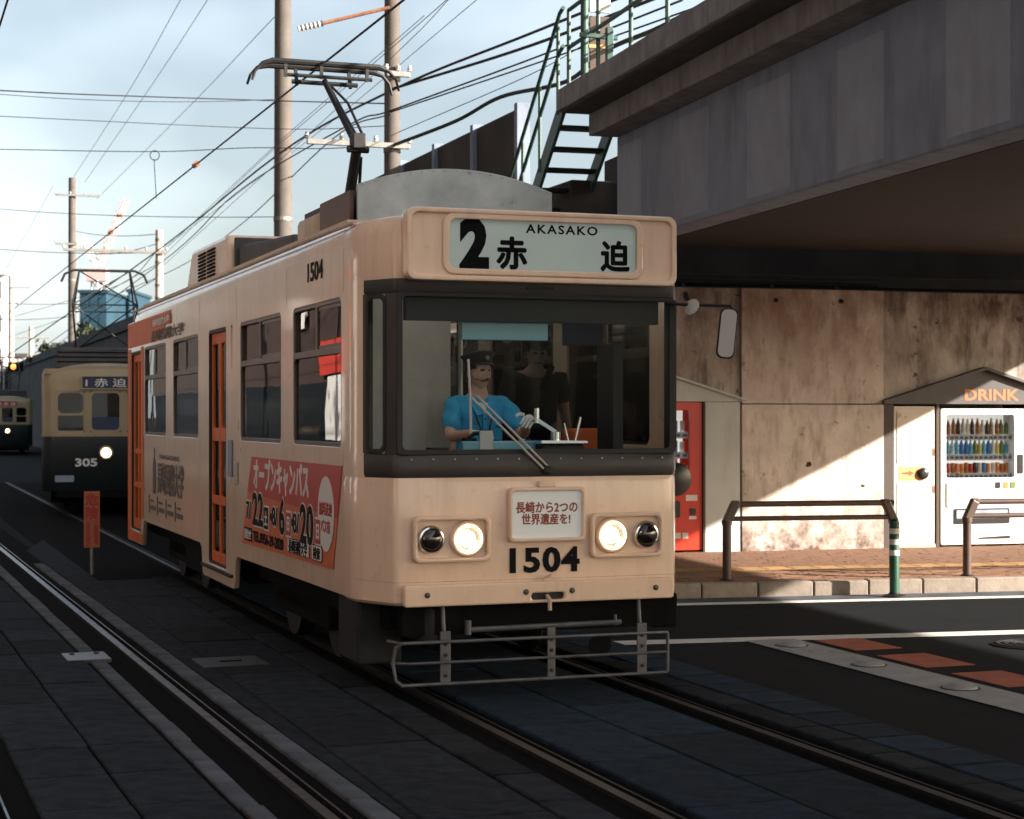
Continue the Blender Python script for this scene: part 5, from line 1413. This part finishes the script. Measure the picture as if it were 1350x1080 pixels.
# ================================================================== trams behind
mat('lamp_warm', (1, .85, .6), .3, emit=(1.0, .66, .34), estr=3.2)
def old_tram(M, label, num, dest, destm, lit=True):
    t = thing('tram', M, label, 'tram')
    hw, L_ = 1.16, 11.0
    fp = [(-hw, .30)] + qb((-hw, .22), (-hw, .0), (-.88, -.04), 5) + [(-.4, -.07), (0, -.08), (.4, -.07)] + qb((.88, -.04), (hw, .0), (hw, .22), 5) + [(hw, .30)]
    strip(fp, [(.42, -.02), (.46, 0), (1.40, 0), (1.44, 0)]).build('front_lower', M_['t2_green'], t, smooth=True)
    strip(fp, [(1.4405, .012), (1.48, .012)]).build('belt_rail', M_['t2_cream'], t, smooth=True)
    # upper front with three window openings
    WX = [(-.90, -.38), (-.29, .27), (.38, .90)]
    strip(fp, [(1.481, 0), (1.52, 0)]).build('front_sill', M_['t2_cream'], t, smooth=True)
    strip(fp, [(2.28, 0), (2.45, 0), (2.62, -.01), (2.70, -.05)]).build('front_head', M_['t2_cream'], t, smooth=True)
    def fy(x): return -.08 + .01 * (x / .4) ** 2 if abs(x) < .4 else -.07 + .03 * ((abs(x) - .4) / .48)
    edges = [-1.0] + [v for w_ in WX for v in w_] + [1.0]
    for a, c in zip(edges[0::2], edges[1::2]):
        b = MB(); b.prism([(a, fy(a)), (c, fy(c)), (c, fy(c) + .05), (a, fy(a) + .05)], .758, Matrix.Translation((0, 0, 1.521))); b.build('window_post', M_['t2_cream'], t)
    for s in (-1, 1):
        q = [p for p in fp if p[0] * s > .86]
        strip(q, [(1.521, 0), (2.279, 0)]).build('corner_post', M_['t2_cream'], t, smooth=True)
    for k, (a, c) in enumerate(WX):
        y = max(fy(a), fy(c))
        wn = plate('window', rrect(a, c, 1.52, 2.28, .06), FRONT(0, y + .015, 0), M_['t2_cream'], t, holes=[rrect(a + .03, c - .03, 1.55, 1.83, .02), rrect(a + .03, c - .03, 1.87, 2.25, .10)] if k != 1 else [rrect(a + .03, c - .03, 1.56, 2.25, .08)], thick=.02)
        plate('pane', rrect(a + .02, c - .02, 1.54, 2.26, .06), FRONT(0, y + .018, 0), M_['side_glass'], wn, thick=.004)
        if k == 1: plate('lower_board', rrect(a + .03, c - .03, 1.56, 1.80, .01), FRONT(0, y + .008, 0), M_['t2_navy'], wn, thick=.008)
    sg_ = plate('destination_sign', rrect(-.46, .46, 2.31, 2.57, .02), FRONT(0, -.055, 0), M_['t2_cream'], t, holes=[rrect(-.43, .43, 2.335, 2.545, .01)], thick=.06, bevel=.005)
    plate('sign_panel', rrect(-.44, .44, 2.33, 2.55, .01), FRONT(0, -.08, 0), M_[destm], sg_, thick=.01)
    text('sign_text', dest, .17, FRONT(0, -.0905, 2.44), M_['ink_white'], sg_, bold=.002, maxw=.74)
    b = MB(); b.lathe([(.13, 0), (.13, .06), (.11, .08), (.10, .07)], 22, FRONT(0, -.08, 1.14), cap=False); hl = b.build('headlight', M_['t2_cream'], t, smooth=True)
    b = MB(); b.lathe([(.0, .072), (.06, .07), (.09, .05)], 22, FRONT(0, -.08, 1.14), cap=False); b.build('lens', M_['lamp_warm'], hl, smooth=True)
    if num: text('fleet_number', num, .20, FRONT(-.36, -.085, .96), M_['ink_white'], t, bold=.006, maxw=.40)
    plate('notice_plate', rrect(-.92, -.58, .60, .72, .01), FRONT(0, -.08, 0), M_['girder_patch'], t, thick=.02)
    b = MB(); b.box(-.9, .9, -.15, .05, .30, .46); b.build('bumper', M_['under'], t, bevel=.02)
    for s in (-1, 1):
        x = s * hw if s < 0 else hw - .05
        ws = [(.6 + i * 1.35, 1.6 + i * 1.35) for i in range(7)]
        plate('body_side', [(.29, 1.44), (L_, 1.44), (L_, 2.6), (.29, 2.6)], yz(x), M_['t2_cream'], t, holes=[rrect(a, c, 1.52, 2.3, .05) for a, c in ws], thick=.05)
        b = MB(); b.box(x, x + .05, .29, L_, .46, 1.438); b.build('side_skirt', M_['t2_green'], t)
        for a, c in ws: plate('side_window', rrect(a, c, 1.52, 2.3, .05), yz(x + .02), M_['side_glass'], t, thick=.004)
    b = MB(); b.box(-1.1, 1.1, L_ - .05, L_, .46, 2.6); b.build('rear_panel', M_['t2_green'], t)
    vs = []; kk = 13
    for y, dz in ((-.02, -.06), (.15, -.01), (.6, 0), (L_ - .5, 0), (L_, -.1)):
        for i in range(kk):
            x = -hw + 2 * hw * i / (kk - 1)
            vs.append((x * (1 if y > .2 else .97), y, 2.60 + (.22 + dz) * (1 - abs(x / hw) ** 2.6)))
    b = MB(); b.add(vs, [(i*kk+j, i*kk+j+1, (i+1)*kk+j+1, (i+1)*kk+j) for i in range(4) for j in range(kk-1)] + [tuple(range(kk))[::-1]]); b.build('roof', M_['t2_cream'], t, smooth=True)
    b = MB(); b.prism([(-.95, 2.72), (.95, 2.72), (.86, 3.12), (-.86, 3.12)], -6.5, FRONT(0, .75, 0)); rb = b.build('roof_unit', M_['roof_grey'], t, bevel=.03)
    for z in (2.84, 2.93, 3.02):
        b = MB(); b.box(-.9, .9, .735, .752, z, z + .02); b.build('louvre', M_['under'], rb)
    b = MB(); b.box(-1.0, 1.0, .4, L_ - .4, .2, .6); b.build('underframe', M_['under'], t)
    for y in (2.6, 8.2):
        for s in (-1, 1):
            b = MB(); b.lathe([(0, -.06), (.33, -.06), (.33, .06), (0, .06)], 18, Matrix.Translation((s * .74, y, .33)) @ Matrix.Rotation(R(90), 4, 'Y'), cap=False); b.build('wheel', M_['dark_metal'], t)
    # lattice pantograph
    b = MB(); y = 3.0; z0, zm, z1 = 3.15, 4.0, 4.75
    for s in (-1, 1):
        for a, c in (((s * .55, y - .5, z0), (s * .62, y - 1.2, zm)), ((s * .62, y - 1.2, zm), (s * .5, y - .1, z1)), ((s * .55, y + .5, z0), (s * .62, y + 1.2, zm)), ((s * .62, y + 1.2, zm), (s * .5, y + .1, z1))): b.tube([a, c], .02, 6)
    for a, c in (((-.62, y - 1.2, zm), (.62, y - 1.2, zm)), ((-.62, y + 1.2, zm), (.62, y + 1.2, zm)), ((-.55, y - .5, z0), (.62, y - 1.2, zm)), ((.55, y - .5, z0), (-.62, y - 1.2, zm)), ((-.5, y, z1), (.5, y, z1)), ((-.5, y - .1, z1), (.62, y - 1.2, zm)), ((.5, y - .1, z1), (-.62, y - 1.2, zm))): b.tube([a, c], .014, 6)
    b.tube([(-.85, y, z1 - .22), (-.78, y, z1 - .06), (-.6, y, z1 + .02), (.6, y, z1 + .02), (.78, y, z1 - .06), (.85, y, z1 - .22)], .025, 6)
    b.build('pantograph', M_['dark_metal'], t)
    return t
old_tram(frame(-7.56, 33.0, 13.5), 'older cream and dark green tram numbered 305 waiting behind', '305', '1 赤 迫', 't2_navy')
old_tram(frame(-24.2, 85.0, 16.5), 'distant cream and dark green tram with red destination sign', None, '3 赤 迫', 'ink_red')

# ================================================================== street furniture
ds = thing('warning_sign', frame(-4.86, 20.5, 14, GZ), 'narrow orange upright danger sign on a grey post between the tracks', 'sign')
b = MB(); b.box(-.09, .09, -.012, .012, .32, .97); sb_ = b.build('board', M_['sign_orange'], ds, bevel=.004)
b = MB(); b.tube([(0, .02, 0), (0, .02, .95)], .022, 10); b.build('post', M_['galv'], ds, smooth=True)
text('sign_text', '危', .15, FRONT(0, -.0155, .88), M_['ink_red'], sb_, smear=.005)
text('sign_text', '険', .15, FRONT(0, -.0155, .72), M_['ink_red'], sb_, smear=.005)
for x, s in ((.045, '工事関係者'), (-.045, '以外立入禁止')):
    for i, ch_ in enumerate(s): text('sign_text', ch_, .058, FRONT(x, -.0155, .60 - i * (.052 if len(s) == 5 else .046)), M_['ink_red'], sb_, smear=.0015)

def concrete_pole(x, y, r, h, label, m='pole', bands=(), arms=()):
    t = thing('utility_pole', frame(x, y, 19.7, GZ), label, 'utility pole')
    b = MB(); b.tube([(0, 0, 0), (0, 0, h)], [r * 1.12, r * .86], 20); b.build('shaft', M_[m], t, smooth=True)
    for z in bands:
        b = MB(); k = r * (1.12 - .26 * z / h) + .012; b.lathe([(k, z - .04), (k, z + .04)], 18, cap=True); b.build('clamp', M_['galv'], t)
    for z, xa, xb in arms:
        b = MB(); b.bar((xa, -r - .05, z), (xb, -r - .05, z), .07, .09); a_ = b.build('cross_arm', M_['galv'], t, bevel=.008)
        n = max(2, int(abs(xb - xa) / .55))
        for i in range(n + 1):
            xx = xa + (xb - xa) * i / n
            b = MB(); b.lathe([(.02, .04), (.045, .06), (.03, .08), (.045, .10), (.03, .12), (.03, .15), (0, .16)], 10, Matrix.Translation((xx, -r - .05, z))); b.build('insulator', M_['porcelain'], a_, smooth=True)
    return t
p1 = at(373, 550, 37.8); p2 = at(517, 550, 29.7); p3 = at(95, 550, 79.8); p4 = at(210, 550, 54.7)
concrete_pole(p1.x, p1.y, .19, 14.5, 'thick plain concrete pole rising behind the tram roof vent', bands=(5.45, 6.05, 9.3))
concrete_pole(p2.x, p2.y, .135, 13.5, 'concrete pole with clamps and cross arm beside the noise barrier', bands=(4.9, 6.3, 7.5), arms=((6.35, -1.5, .25), (7.55, -.15, .25)))
concrete_pole(p3.x, p3.y, .18, 12.6, 'tall distant concrete pole with two short arms at its top', bands=(4.5, 6.5, 8.0, 9.5), arms=((11.8, -.75, 1.2), (9.6, -.75, .2)))
concrete_pole(p4.x, p4.y, .135, 7.6, 'pale short pole with clamps behind the tram roof', 'pole_light', bands=(4.6, 5.5, 5.9, 6.6, 7.3), arms=((6.9, -2.9, .2),))
for px, d, top, lb in ((15, 140, 362, 'pale far pole beside the white building'), (41, 150, 430, 'short pale far pole with a single arm near the skyline')):
    q = at(px, 550, d); concrete_pole(q.x, q.y, .22, CH + (HZ - top) / F * d, lb, 'pole_light', bands=(4, 6), arms=((CH + (HZ - top) / F * d - 1.0, -1.5, 1.5),))
# bracket arm with insulator on the upper part of the nearer pole
ba = thing('bracket_arm', TR @ Matrix.Translation((0, 0, 0)), 'rusty bracket arm with white insulator high on the pole', 'bracket arm')
q0 = TR.inverted() @ at(514, 10, 29.5); q1 = TR.inverted() @ at(425, 31, 29.3); q2 = TR.inverted() @ at(393, 38, 29.2)
b = MB(); b.tube([q0, q1], .03, 8); b.build('arm_tube', M_['rust'], ba, smooth=True)
dd = (q2 - q1); prof = []
b = MB(); b.tube([q1 + dd * (i / 12) for i in range(13)], [.035 if i % 2 else .06 for i in range(13)], 10); b.build('insulator', M_['porcelain'], ba, smooth=True)

# ================================================================== wires
def sag_pts(a, b_, sag, n=14):
    a = Vector(a); b_ = Vector(b_)
    return [a.lerp(b_, i / n) - Vector((0, 0, sag * 4 * (i / n) * (1 - i / n))) for i in range(n + 1)]
WIRES = []; SPANS = []
def wire(pts, r, label, m='wire', group=None):
    WIRES.append(pts)
    b = MB(); b.tube(pts, r, 5); o = b.build('overhead_wire', M_[m], smooth=True)
    return tag(o, label, 'wire', group)
def run(pix, r, label, sag=.05, m='wire', group=None):
    pts = []
    P_ = [at(*p) for p in pix]
    if len(P_) == 2:
        pts = sag_pts(P_[0], P_[1], sag)
    else:                                              # a smooth curve through the fixing points
        Q = [P_[0] * 2 - P_[1]] + P_ + [P_[-1] * 2 - P_[-2]]
        for i in range(1, len(Q) - 2):
            for k in range(8):
                u = k / 8
                pts.append(.5 * ((2 * Q[i]) + (Q[i+1] - Q[i-1]) * u + (2*Q[i-1] - 5*Q[i] + 4*Q[i+1] - Q[i+2]) * u*u + (3*Q[i] - Q[i-1] - 3*Q[i+1] + Q[i+2]) * u**3))
        pts.append(P_[-1])
    return wire(pts, r, label, m, group)
cw = [TR @ Vector((0, t, 5.215)) for t in (-9, 0, 5.9, 15, 30, 60)]
wire(cw, .011, 'contact wire touching the top of the pantograph')
cw2 = [TR @ Vector((-3.05, t, 5.215)) for t in (-9, 0, 15, 30, 60)]
wire(cw2, .010, 'contact wire above the neighbouring track')
run([(-20, 490, 75), (200, 336, 54.6), (365, 205, 38), (515, 120, 29.6), (700, 44, 25.5), (960, -60, 19)], .022, 'thick feeder cable sweeping from the skyline past the thick pole to the bridge', .12, group='feeder cables')
run([(-10, 505, 80), (205, 352, 54.6), (311, 255, 42), (456, 167, 32), (515, 146, 29.5), (700, 78, 25), (900, 0, 20)], .014, 'thinner feeder cable below the thick one, hung on the cross arm', .10, group='feeder cables')
run([(515, 118, 29.5), (700, 60, 25.5), (960, -40, 19)], .024, 'thick black cable from the clamped pole to the bridge, beside the feeder', .10, group='feeder cables')
run([(515, 148, 29.5), (700, 86, 25), (960, -5, 19)], .012, 'thin cable from the cross arm to the bridge deck', .12, group='feeder cables')
run([(520, 191, 29.5), (600, 160, 27.2), (660, 128, 25.5), (745, 108, 23.2), (800, 66, 21.6), (870, 36, 20), (960, -12, 18)], .030, 'wavy thick black cable draped along the bridge railing', .06)
run([(524, 175, 29.6), (700, 98, 25.3), (800, 40, 22)], .007, 'thin wire between the clamped pole and the bridge railing', .05)
run([(515, 150, 29.5), (440, 182, 33), (325, 290, 45), (240, 350, 56), (150, 390, 66)], .012, 'slack wire falling from the cross arm past the thick pole', .10)
run([(515, 190, 29.6), (430, 196, 32), (330, 195, 34), (205, 200, 34), (0, 197, 33)], .009, 'wavy span wire with a drooping hanger', .12)
for (pix, r, SP) in (([(-30, 118, 30), (120, 125, 33), (363, 133, 37.6), (517, 137, 29.6)], .013, 'dark double span wire meeting both concrete poles'), ([(-30, 122, 30), (363, 131, 37.6)], .007, 'faint span wire just below the dark double one'), ([(-30, 152, 32), (363, 170, 37.6), (517, 166, 29.7)], .008, 'straight thin span wire passing the thick pole below the pantograph head'), ([(-30, 273, 50), (363, 286, 37.7)], .009, 'thin span wire level with the base of the pantograph arm'), ([(-30, 326, 62), (205, 333, 54.8)], .012, 'thin span wire running to the pale short pole'), ([(-30, 396, 72), (95, 400, 79)], .014, 'upper span wire ending halfway up the tall distant pole'), ([(-30, 420, 80), (95, 417, 79)], .012, 'lower span wire ending halfway up the tall distant pole')):
    run(pix, r, SP, .10, group='span wires across the street'); SPANS.append(WIRES[-1])
PL = 'pale thin line running to the top of the tall distant pole'
for pix in ([(96, 235, 79.5), (170, 120, 55), (238, 0, 42), (262, -40, 38)], [(112, 240, 79.5), (205, 105, 55), (280, -10, 42)], [(128, 262, 79), (250, 140, 55), (366, 18, 38)], [(70, 245, 79.5), (-20, 400, 120)]):
    run(pix, .009, PL, .10, 'wire_pale', 'lines at the distant pole')
LW = 'thin slanting wire crossing the sky behind the pantograph'
for pix in ([(208, 345, 54.6), (330, 225, 40), (520, 60, 26), (600, -10, 22)], [(208, 338, 54.6), (365, 190, 38), (560, 20, 26)], [(212, 330, 54.6), (400, 190, 38), (640, -10, 24)], [(210, 355, 54.6), (480, 110, 30), (610, -20, 25)]):
    run(pix, .006, LW, .06, 'wire_pale', 'slanting wires')
DL = 'dark sagging wire near the skyline behind the second tram'
for pix in ([(10, 420, 120), (95, 395, 79.6), (165, 372, 66), (208, 330, 54.6)], [(10, 445, 120), (95, 415, 79.6), (150, 380, 66), (208, 348, 54.6)], [(40, 480, 140), (95, 440, 79.6), (160, 395, 66), (208, 366, 54.6)], [(100, 305, 79), (205, 309, 54.6)], [(120, 335, 79), (205, 322, 54.6)]):
    run(pix, .013, DL, .12, group='wires near the skyline')
# small fittings hanging on the wires
def fitting(pts, frac, label):
    k = frac * (len(pts) - 1); i = int(k); q = pts[i].lerp(pts[min(i + 1, len(pts) - 1)], k - i)
    d = (pts[min(i + 1, len(pts) - 1)] - pts[i]).normalized()
    t = thing('wire_insulator', basis(q, d, d.cross(Vector((0, 1, .3))).normalized() if abs(d.y) < .9 else d.cross(Vector((1, 0, 0)))), label, 'insulator', 'insulators on the wires')
    b = MB(); b.tube([(-.09, 0, 0), (.09, 0, 0)], .028, 8); b.build('body', M_['porcelain'], t, smooth=True)
    for x in (-.10, .10):
        b = MB(); b.tube([(x - .025, 0, 0), (x + .025, 0, 0)], .038, 8); b.build('end_cap', M_['rust'], t, smooth=True)
fitting(WIRES[0], .56, 'small insulator fitting on the contact wire ahead of the thick pole')
fitting(WIRES[0], .70, 'small insulator fitting on the contact wire beyond the thick pole')
for j, fr in ((3, .55), (5, .42)): fitting(SPANS[j], fr, 'small insulator fitting hung on a thin span wire')
hg = at(204, 205, 34); b = MB(); b.tube([(hg.x + .09 * math.cos(a_ * math.pi / 8), hg.y, hg.z + .09 * math.sin(a_ * math.pi / 8)) for a_ in range(17)], .010, 5); b.tube([at(203, 210, 34), at(206, 262, 34.5)], .008, 5)
tag(b.build('wire_hanger', M_['wire']), 'looped drop wire hanging from the span wire', 'wire hanger')

# ================================================================== far background
def block(name, label, cat, x0, x1, y0, y1, h, m, floors, cols, win_m='win_dark', group=None, roof=None, face='front', sides=True):
    t = thing(name, Matrix.Translation((0, 0, GZ)), label, cat, group)
    b = MB(); b.box(x0, x1, y0, y1, 0, h); b.build('wall', M_[m], t)
    fh = h / floors; cw_ = (x1 - x0) / cols
    for i in range(floors):
        for j in range(cols):
            b = MB(); b.box(x0 + cw_ * (j + .2), x0 + cw_ * (j + .8), y0 - .05, y0 + .02, fh * (i + .3), fh * (i + .8)); b.build('window', M_[win_m], t)
    b = MB(); b.box(x0 - .2, x1 + .2, y0 - .2, y1 + .2, h, h + .35); b.build('roof', M_[roof or m], t)
    return t
q = at(105, 440, 200); q1 = at(140, 440, 200); q2 = at(171, 440, 210)
block('office_tower', 'blue glass office building wrapped in netting below the crane', 'building', q.x, q1.x, 200, 212, CH + (HZ - 386) / F * 200, 'far_blue', 7, 3, 'far_blue')
block('office_tower', 'lower blue building block beside the netted office building', 'building', q1.x + .3, q2.x, 210, 222, CH + (HZ - 385) / F * 210, 'far_blue', 6, 3, 'far_blue')
qa = at(-60, 440, 130); qb_ = at(9, 440, 130)
block('apartment_block', 'tall white building at the far end of the street', 'building', qa.x, qb_.x - .2, 130, 131, CH + (HZ - 362) / F * 130, 'far_pale', 5, 3)
for i, (a, c, top, d, m) in enumerate(((10, 34, 470, 190, 'far_pale'), (36, 52, 478, 170, 'far_pale'), (53, 70, 462, 210, 'far_pale'), (70, 88, 455, 240, 'far_pale'))):
    A = at(a, 0, d); C_ = at(c, 0, d)
    block('distant_house', ['low white house far down the street', 'small white house beside the far pole', 'pale house with dark roof on the skyline', 'pale house below the tall distant pole'][i], 'house', A.x, C_.x, d, d + 8, CH + (HZ - top) / F * d, m, 2, 3, roof='roof_tile')
# crane
cr_ = thing('tower_crane', Matrix.Translation((at(131, 550, 320).x, 320, GZ)), 'red and white tower crane far behind the blue building', 'crane')
b = MB()
def lattice(b, a, c, w_, n):
    a = Vector(a); c = Vector(c); d = (c - a).normalized(); u = d.orthogonal().normalized(); v = d.cross(u)
    cs = [(u * sx + v * sy) * w_ / 2 for sx, sy in ((-1, -1), (1, -1), (1, 1), (-1, 1))]
    for o_ in cs: b.tube([a + o_, c + o_], w_ * .08, 4)
    for i in range(n):
        p_, q_ = a.lerp(c, i / n), a.lerp(c, (i + 1) / n)
        for k in range(4): b.tube([p_ + cs[k], q_ + cs[(k + 1) % 4]], w_ * .05, 4)
zt = CH + (HZ - 305) / F * 320
lattice(b, (0, 0, 0), (0, 0, zt - 9), 2.0, 14); b.build('mast', M_['far_pale'], cr_)
b = MB(); b.box(-2.2, 1.5, -1.2, 1.2, zt - 9, zt - 6.8); b.build('winch_house', M_['far_red'], cr_)
b = MB(); b.box(-1.2, 2.0, -1.2, 1.2, zt - 14, zt - 11.5); b.build('operator_cab', M_['far_red'], cr_)
b = MB(); lattice(b, (0, 0, zt - 6), (4.8, 0, CH + (HZ - 262) / F * 320), 1.0, 10); b.build('jib', M_['far_red'], cr_)
b = MB(); lattice(b, (0, 0, zt - 6), (-3.5, 0, zt - 1), 1.2, 4); b.build('counter_jib', M_['far_pale'], cr_)
# low hill and trees at the end of the street
b = MB(); n = 24; vs = []
for i in range(n + 1):
    x = -420 + i * 22
    h = 12 + 14 * math.exp(-((x + 200) / 90) ** 2) + 3 * math.sin(i * 1.3)
    vs += [(x, 900, -1), (x, 930, h), (x, 1000, h + 4)]
b.add(vs, [(3*i+j, 3*i+3+j, 3*i+4+j, 3*i+1+j) for i in range(n) for j in range(2)])
tag(b.build('hill', M_['hill'], smooth=True), kind='structure')
def bush(px, py, d, w_, h, label):
    q = at(px, py, d)
    t = thing('tree', Matrix.Translation((q.x, q.y, GZ)), label, 'tree', 'trees by the retaining wall')
    zc = q.z - GZ
    b = MB(); b.tube([(0, 0, 0), (.1, 0, zc * .6), (0, 0, zc)], [.22, .15, .06], 8); b.build('trunk', M_['rust'], t)
    b = MB(); rr = random.Random(int(px))
    cl = [(rr.gauss(0, w_ * .32), rr.gauss(0, w_ * .3), zc + rr.gauss(0, h * .3)) for _ in range(16)]
    for cx_, cy_, cz_ in cl:
        for _ in range(55):
            p = Vector((cx_ + rr.gauss(0, w_ * .12), cy_ + rr.gauss(0, w_ * .12), cz_ + rr.gauss(0, h * .12)))
            e = Euler((rr.uniform(0, 6), rr.uniform(0, 6), rr.uniform(0, 6))).to_matrix(); s_ = rr.uniform(.12, .24)
            b.add([p + e @ Vector((-s_, 0, 0)), p + e @ Vector((0, -s_ * .5, 0)), p + e @ Vector((s_, 0, 0)), p + e @ Vector((0, s_ * .5, 0))], [(0, 1, 2, 3)])
    b.build('crown', M_['foliage'], t)
bush(76, 462, 110, 1.7, 1.2, 'small leafy tree at the far end of the retaining wall')
bush(114, 440, 95, 1.0, .6, 'low leafy tree top showing over the retaining wall beside the blue building')
sg2 = thing('traffic_signal', Matrix.Translation((at(17, 550, 95).x, 95, GZ)), 'small traffic signal with an amber lamp far down the street', 'traffic signal')
zs = CH + (HZ - 483) / F * 95
b = MB(); b.tube([(-.6, 0, 0), (-.6, 0, zs + .3)], .07, 8); b.tube([(-.6, 0, zs), (0, 0, zs)], .04, 6); b.build('post', M_['dark_metal'], sg2)
b = MB(); b.box(-.25, .55, -.1, .1, zs - .25, zs + .25); b.build('signal_head', M_['under'], sg2, bevel=.05)
mat('amber_lit', (.9, .35, .08), .4, emit=(1, .30, .05), estr=1.2)
b = MB(); b.lathe([(.15, 0), (.12, .04), (0, .05)], 14, FRONT(.05, -.1, zs)); b.build('lamp', M_['amber_lit'], sg2)

# unseen street fronts: mirrored by tram windows, made tall and dark to block light
LF = frame(-6.4, 8.0, 20.5)
def shop(y0, y1, h, m, floors, cols, label, sign=None):
    t = thing('unseen_building', LF, label, 'building')
    b = MB(); b.box(-8, 0, y0, y1, GZ, h); b.build('wall', M_[m], t)
    fh = (h - 3.6) / floors; cw_ = (y1 - y0) / cols
    for i in range(floors):
        for j in range(cols):
            b = MB(); b.box(-.02, .06, y0 + cw_ * (j + .18), y0 + cw_ * (j + .82), 3.6 + fh * (i + .25), 3.6 + fh * (i + .8)); w_ = b.build('window', M_['frame_metal'], t)
            b = MB(); b.box(.05, .075, y0 + cw_ * (j + .22), y0 + cw_ * (j + .78), 3.6 + fh * (i + .29), 3.6 + fh * (i + .76)); b.build('pane', M_['win_dark'], w_)
    b = MB(); b.box(-.02, .05, y0 + .5, y1 - .5, .2, 2.6); b.build('unseen_window', M_['win_dark'], t)
    if sign:
        b = MB(); b.box(.0, .18, y0 + .6, y0 + 3.4, 2.75, 3.5); b.build('unseen_sign', M_[sign], t)
        b = MB(); b.box(.06, .14, y0 + .8, y0 + 2.4, 1.3, 2.7); b.build('unseen_board', M_['ink_white'], t)
        b = MB(); b.box(.06, .14, y0 + 5.2, y0 + 6.1, 3.9, 4.6); b.build('unseen_board', M_['ink_white'], t)
    b = MB(); b.box(-8.2, .25, y0, y1 - .02, h, h + .4); b.build('parapet', M_[m], t)
    return t
shop(-34, -11.2, 24, 'stucco', 5, 8, 'unseen long stucco building added to cut light on the tram side', None)  # this block and the next are added to darken the tram side
shop(-11, -4.2, 28, 'brick', 6, 3, 'unseen narrow brick building added to cut light on the tram side', None)
shop(-4, 6, 30, 'stucco', 7, 4, 'unseen plain stucco shop building across the tracks', 'orange')
shop(6.2, 14, 29, 'brick', 6, 3, 'unseen brown brick shop building across the tracks', 'paint_white')
shop(14.2, 26, 30, 'stucco_pale', 7, 5, 'unseen pale stucco shop building with an orange sign board', 'orange')
shop(26.2, 40, 26, 'brick', 5, 5, 'unseen long brown brick building with a red sign board', 'banner_red')
shop(40.2, 60, 22, 'stucco', 5, 7, 'unseen long stucco building farther along the tracks', None)
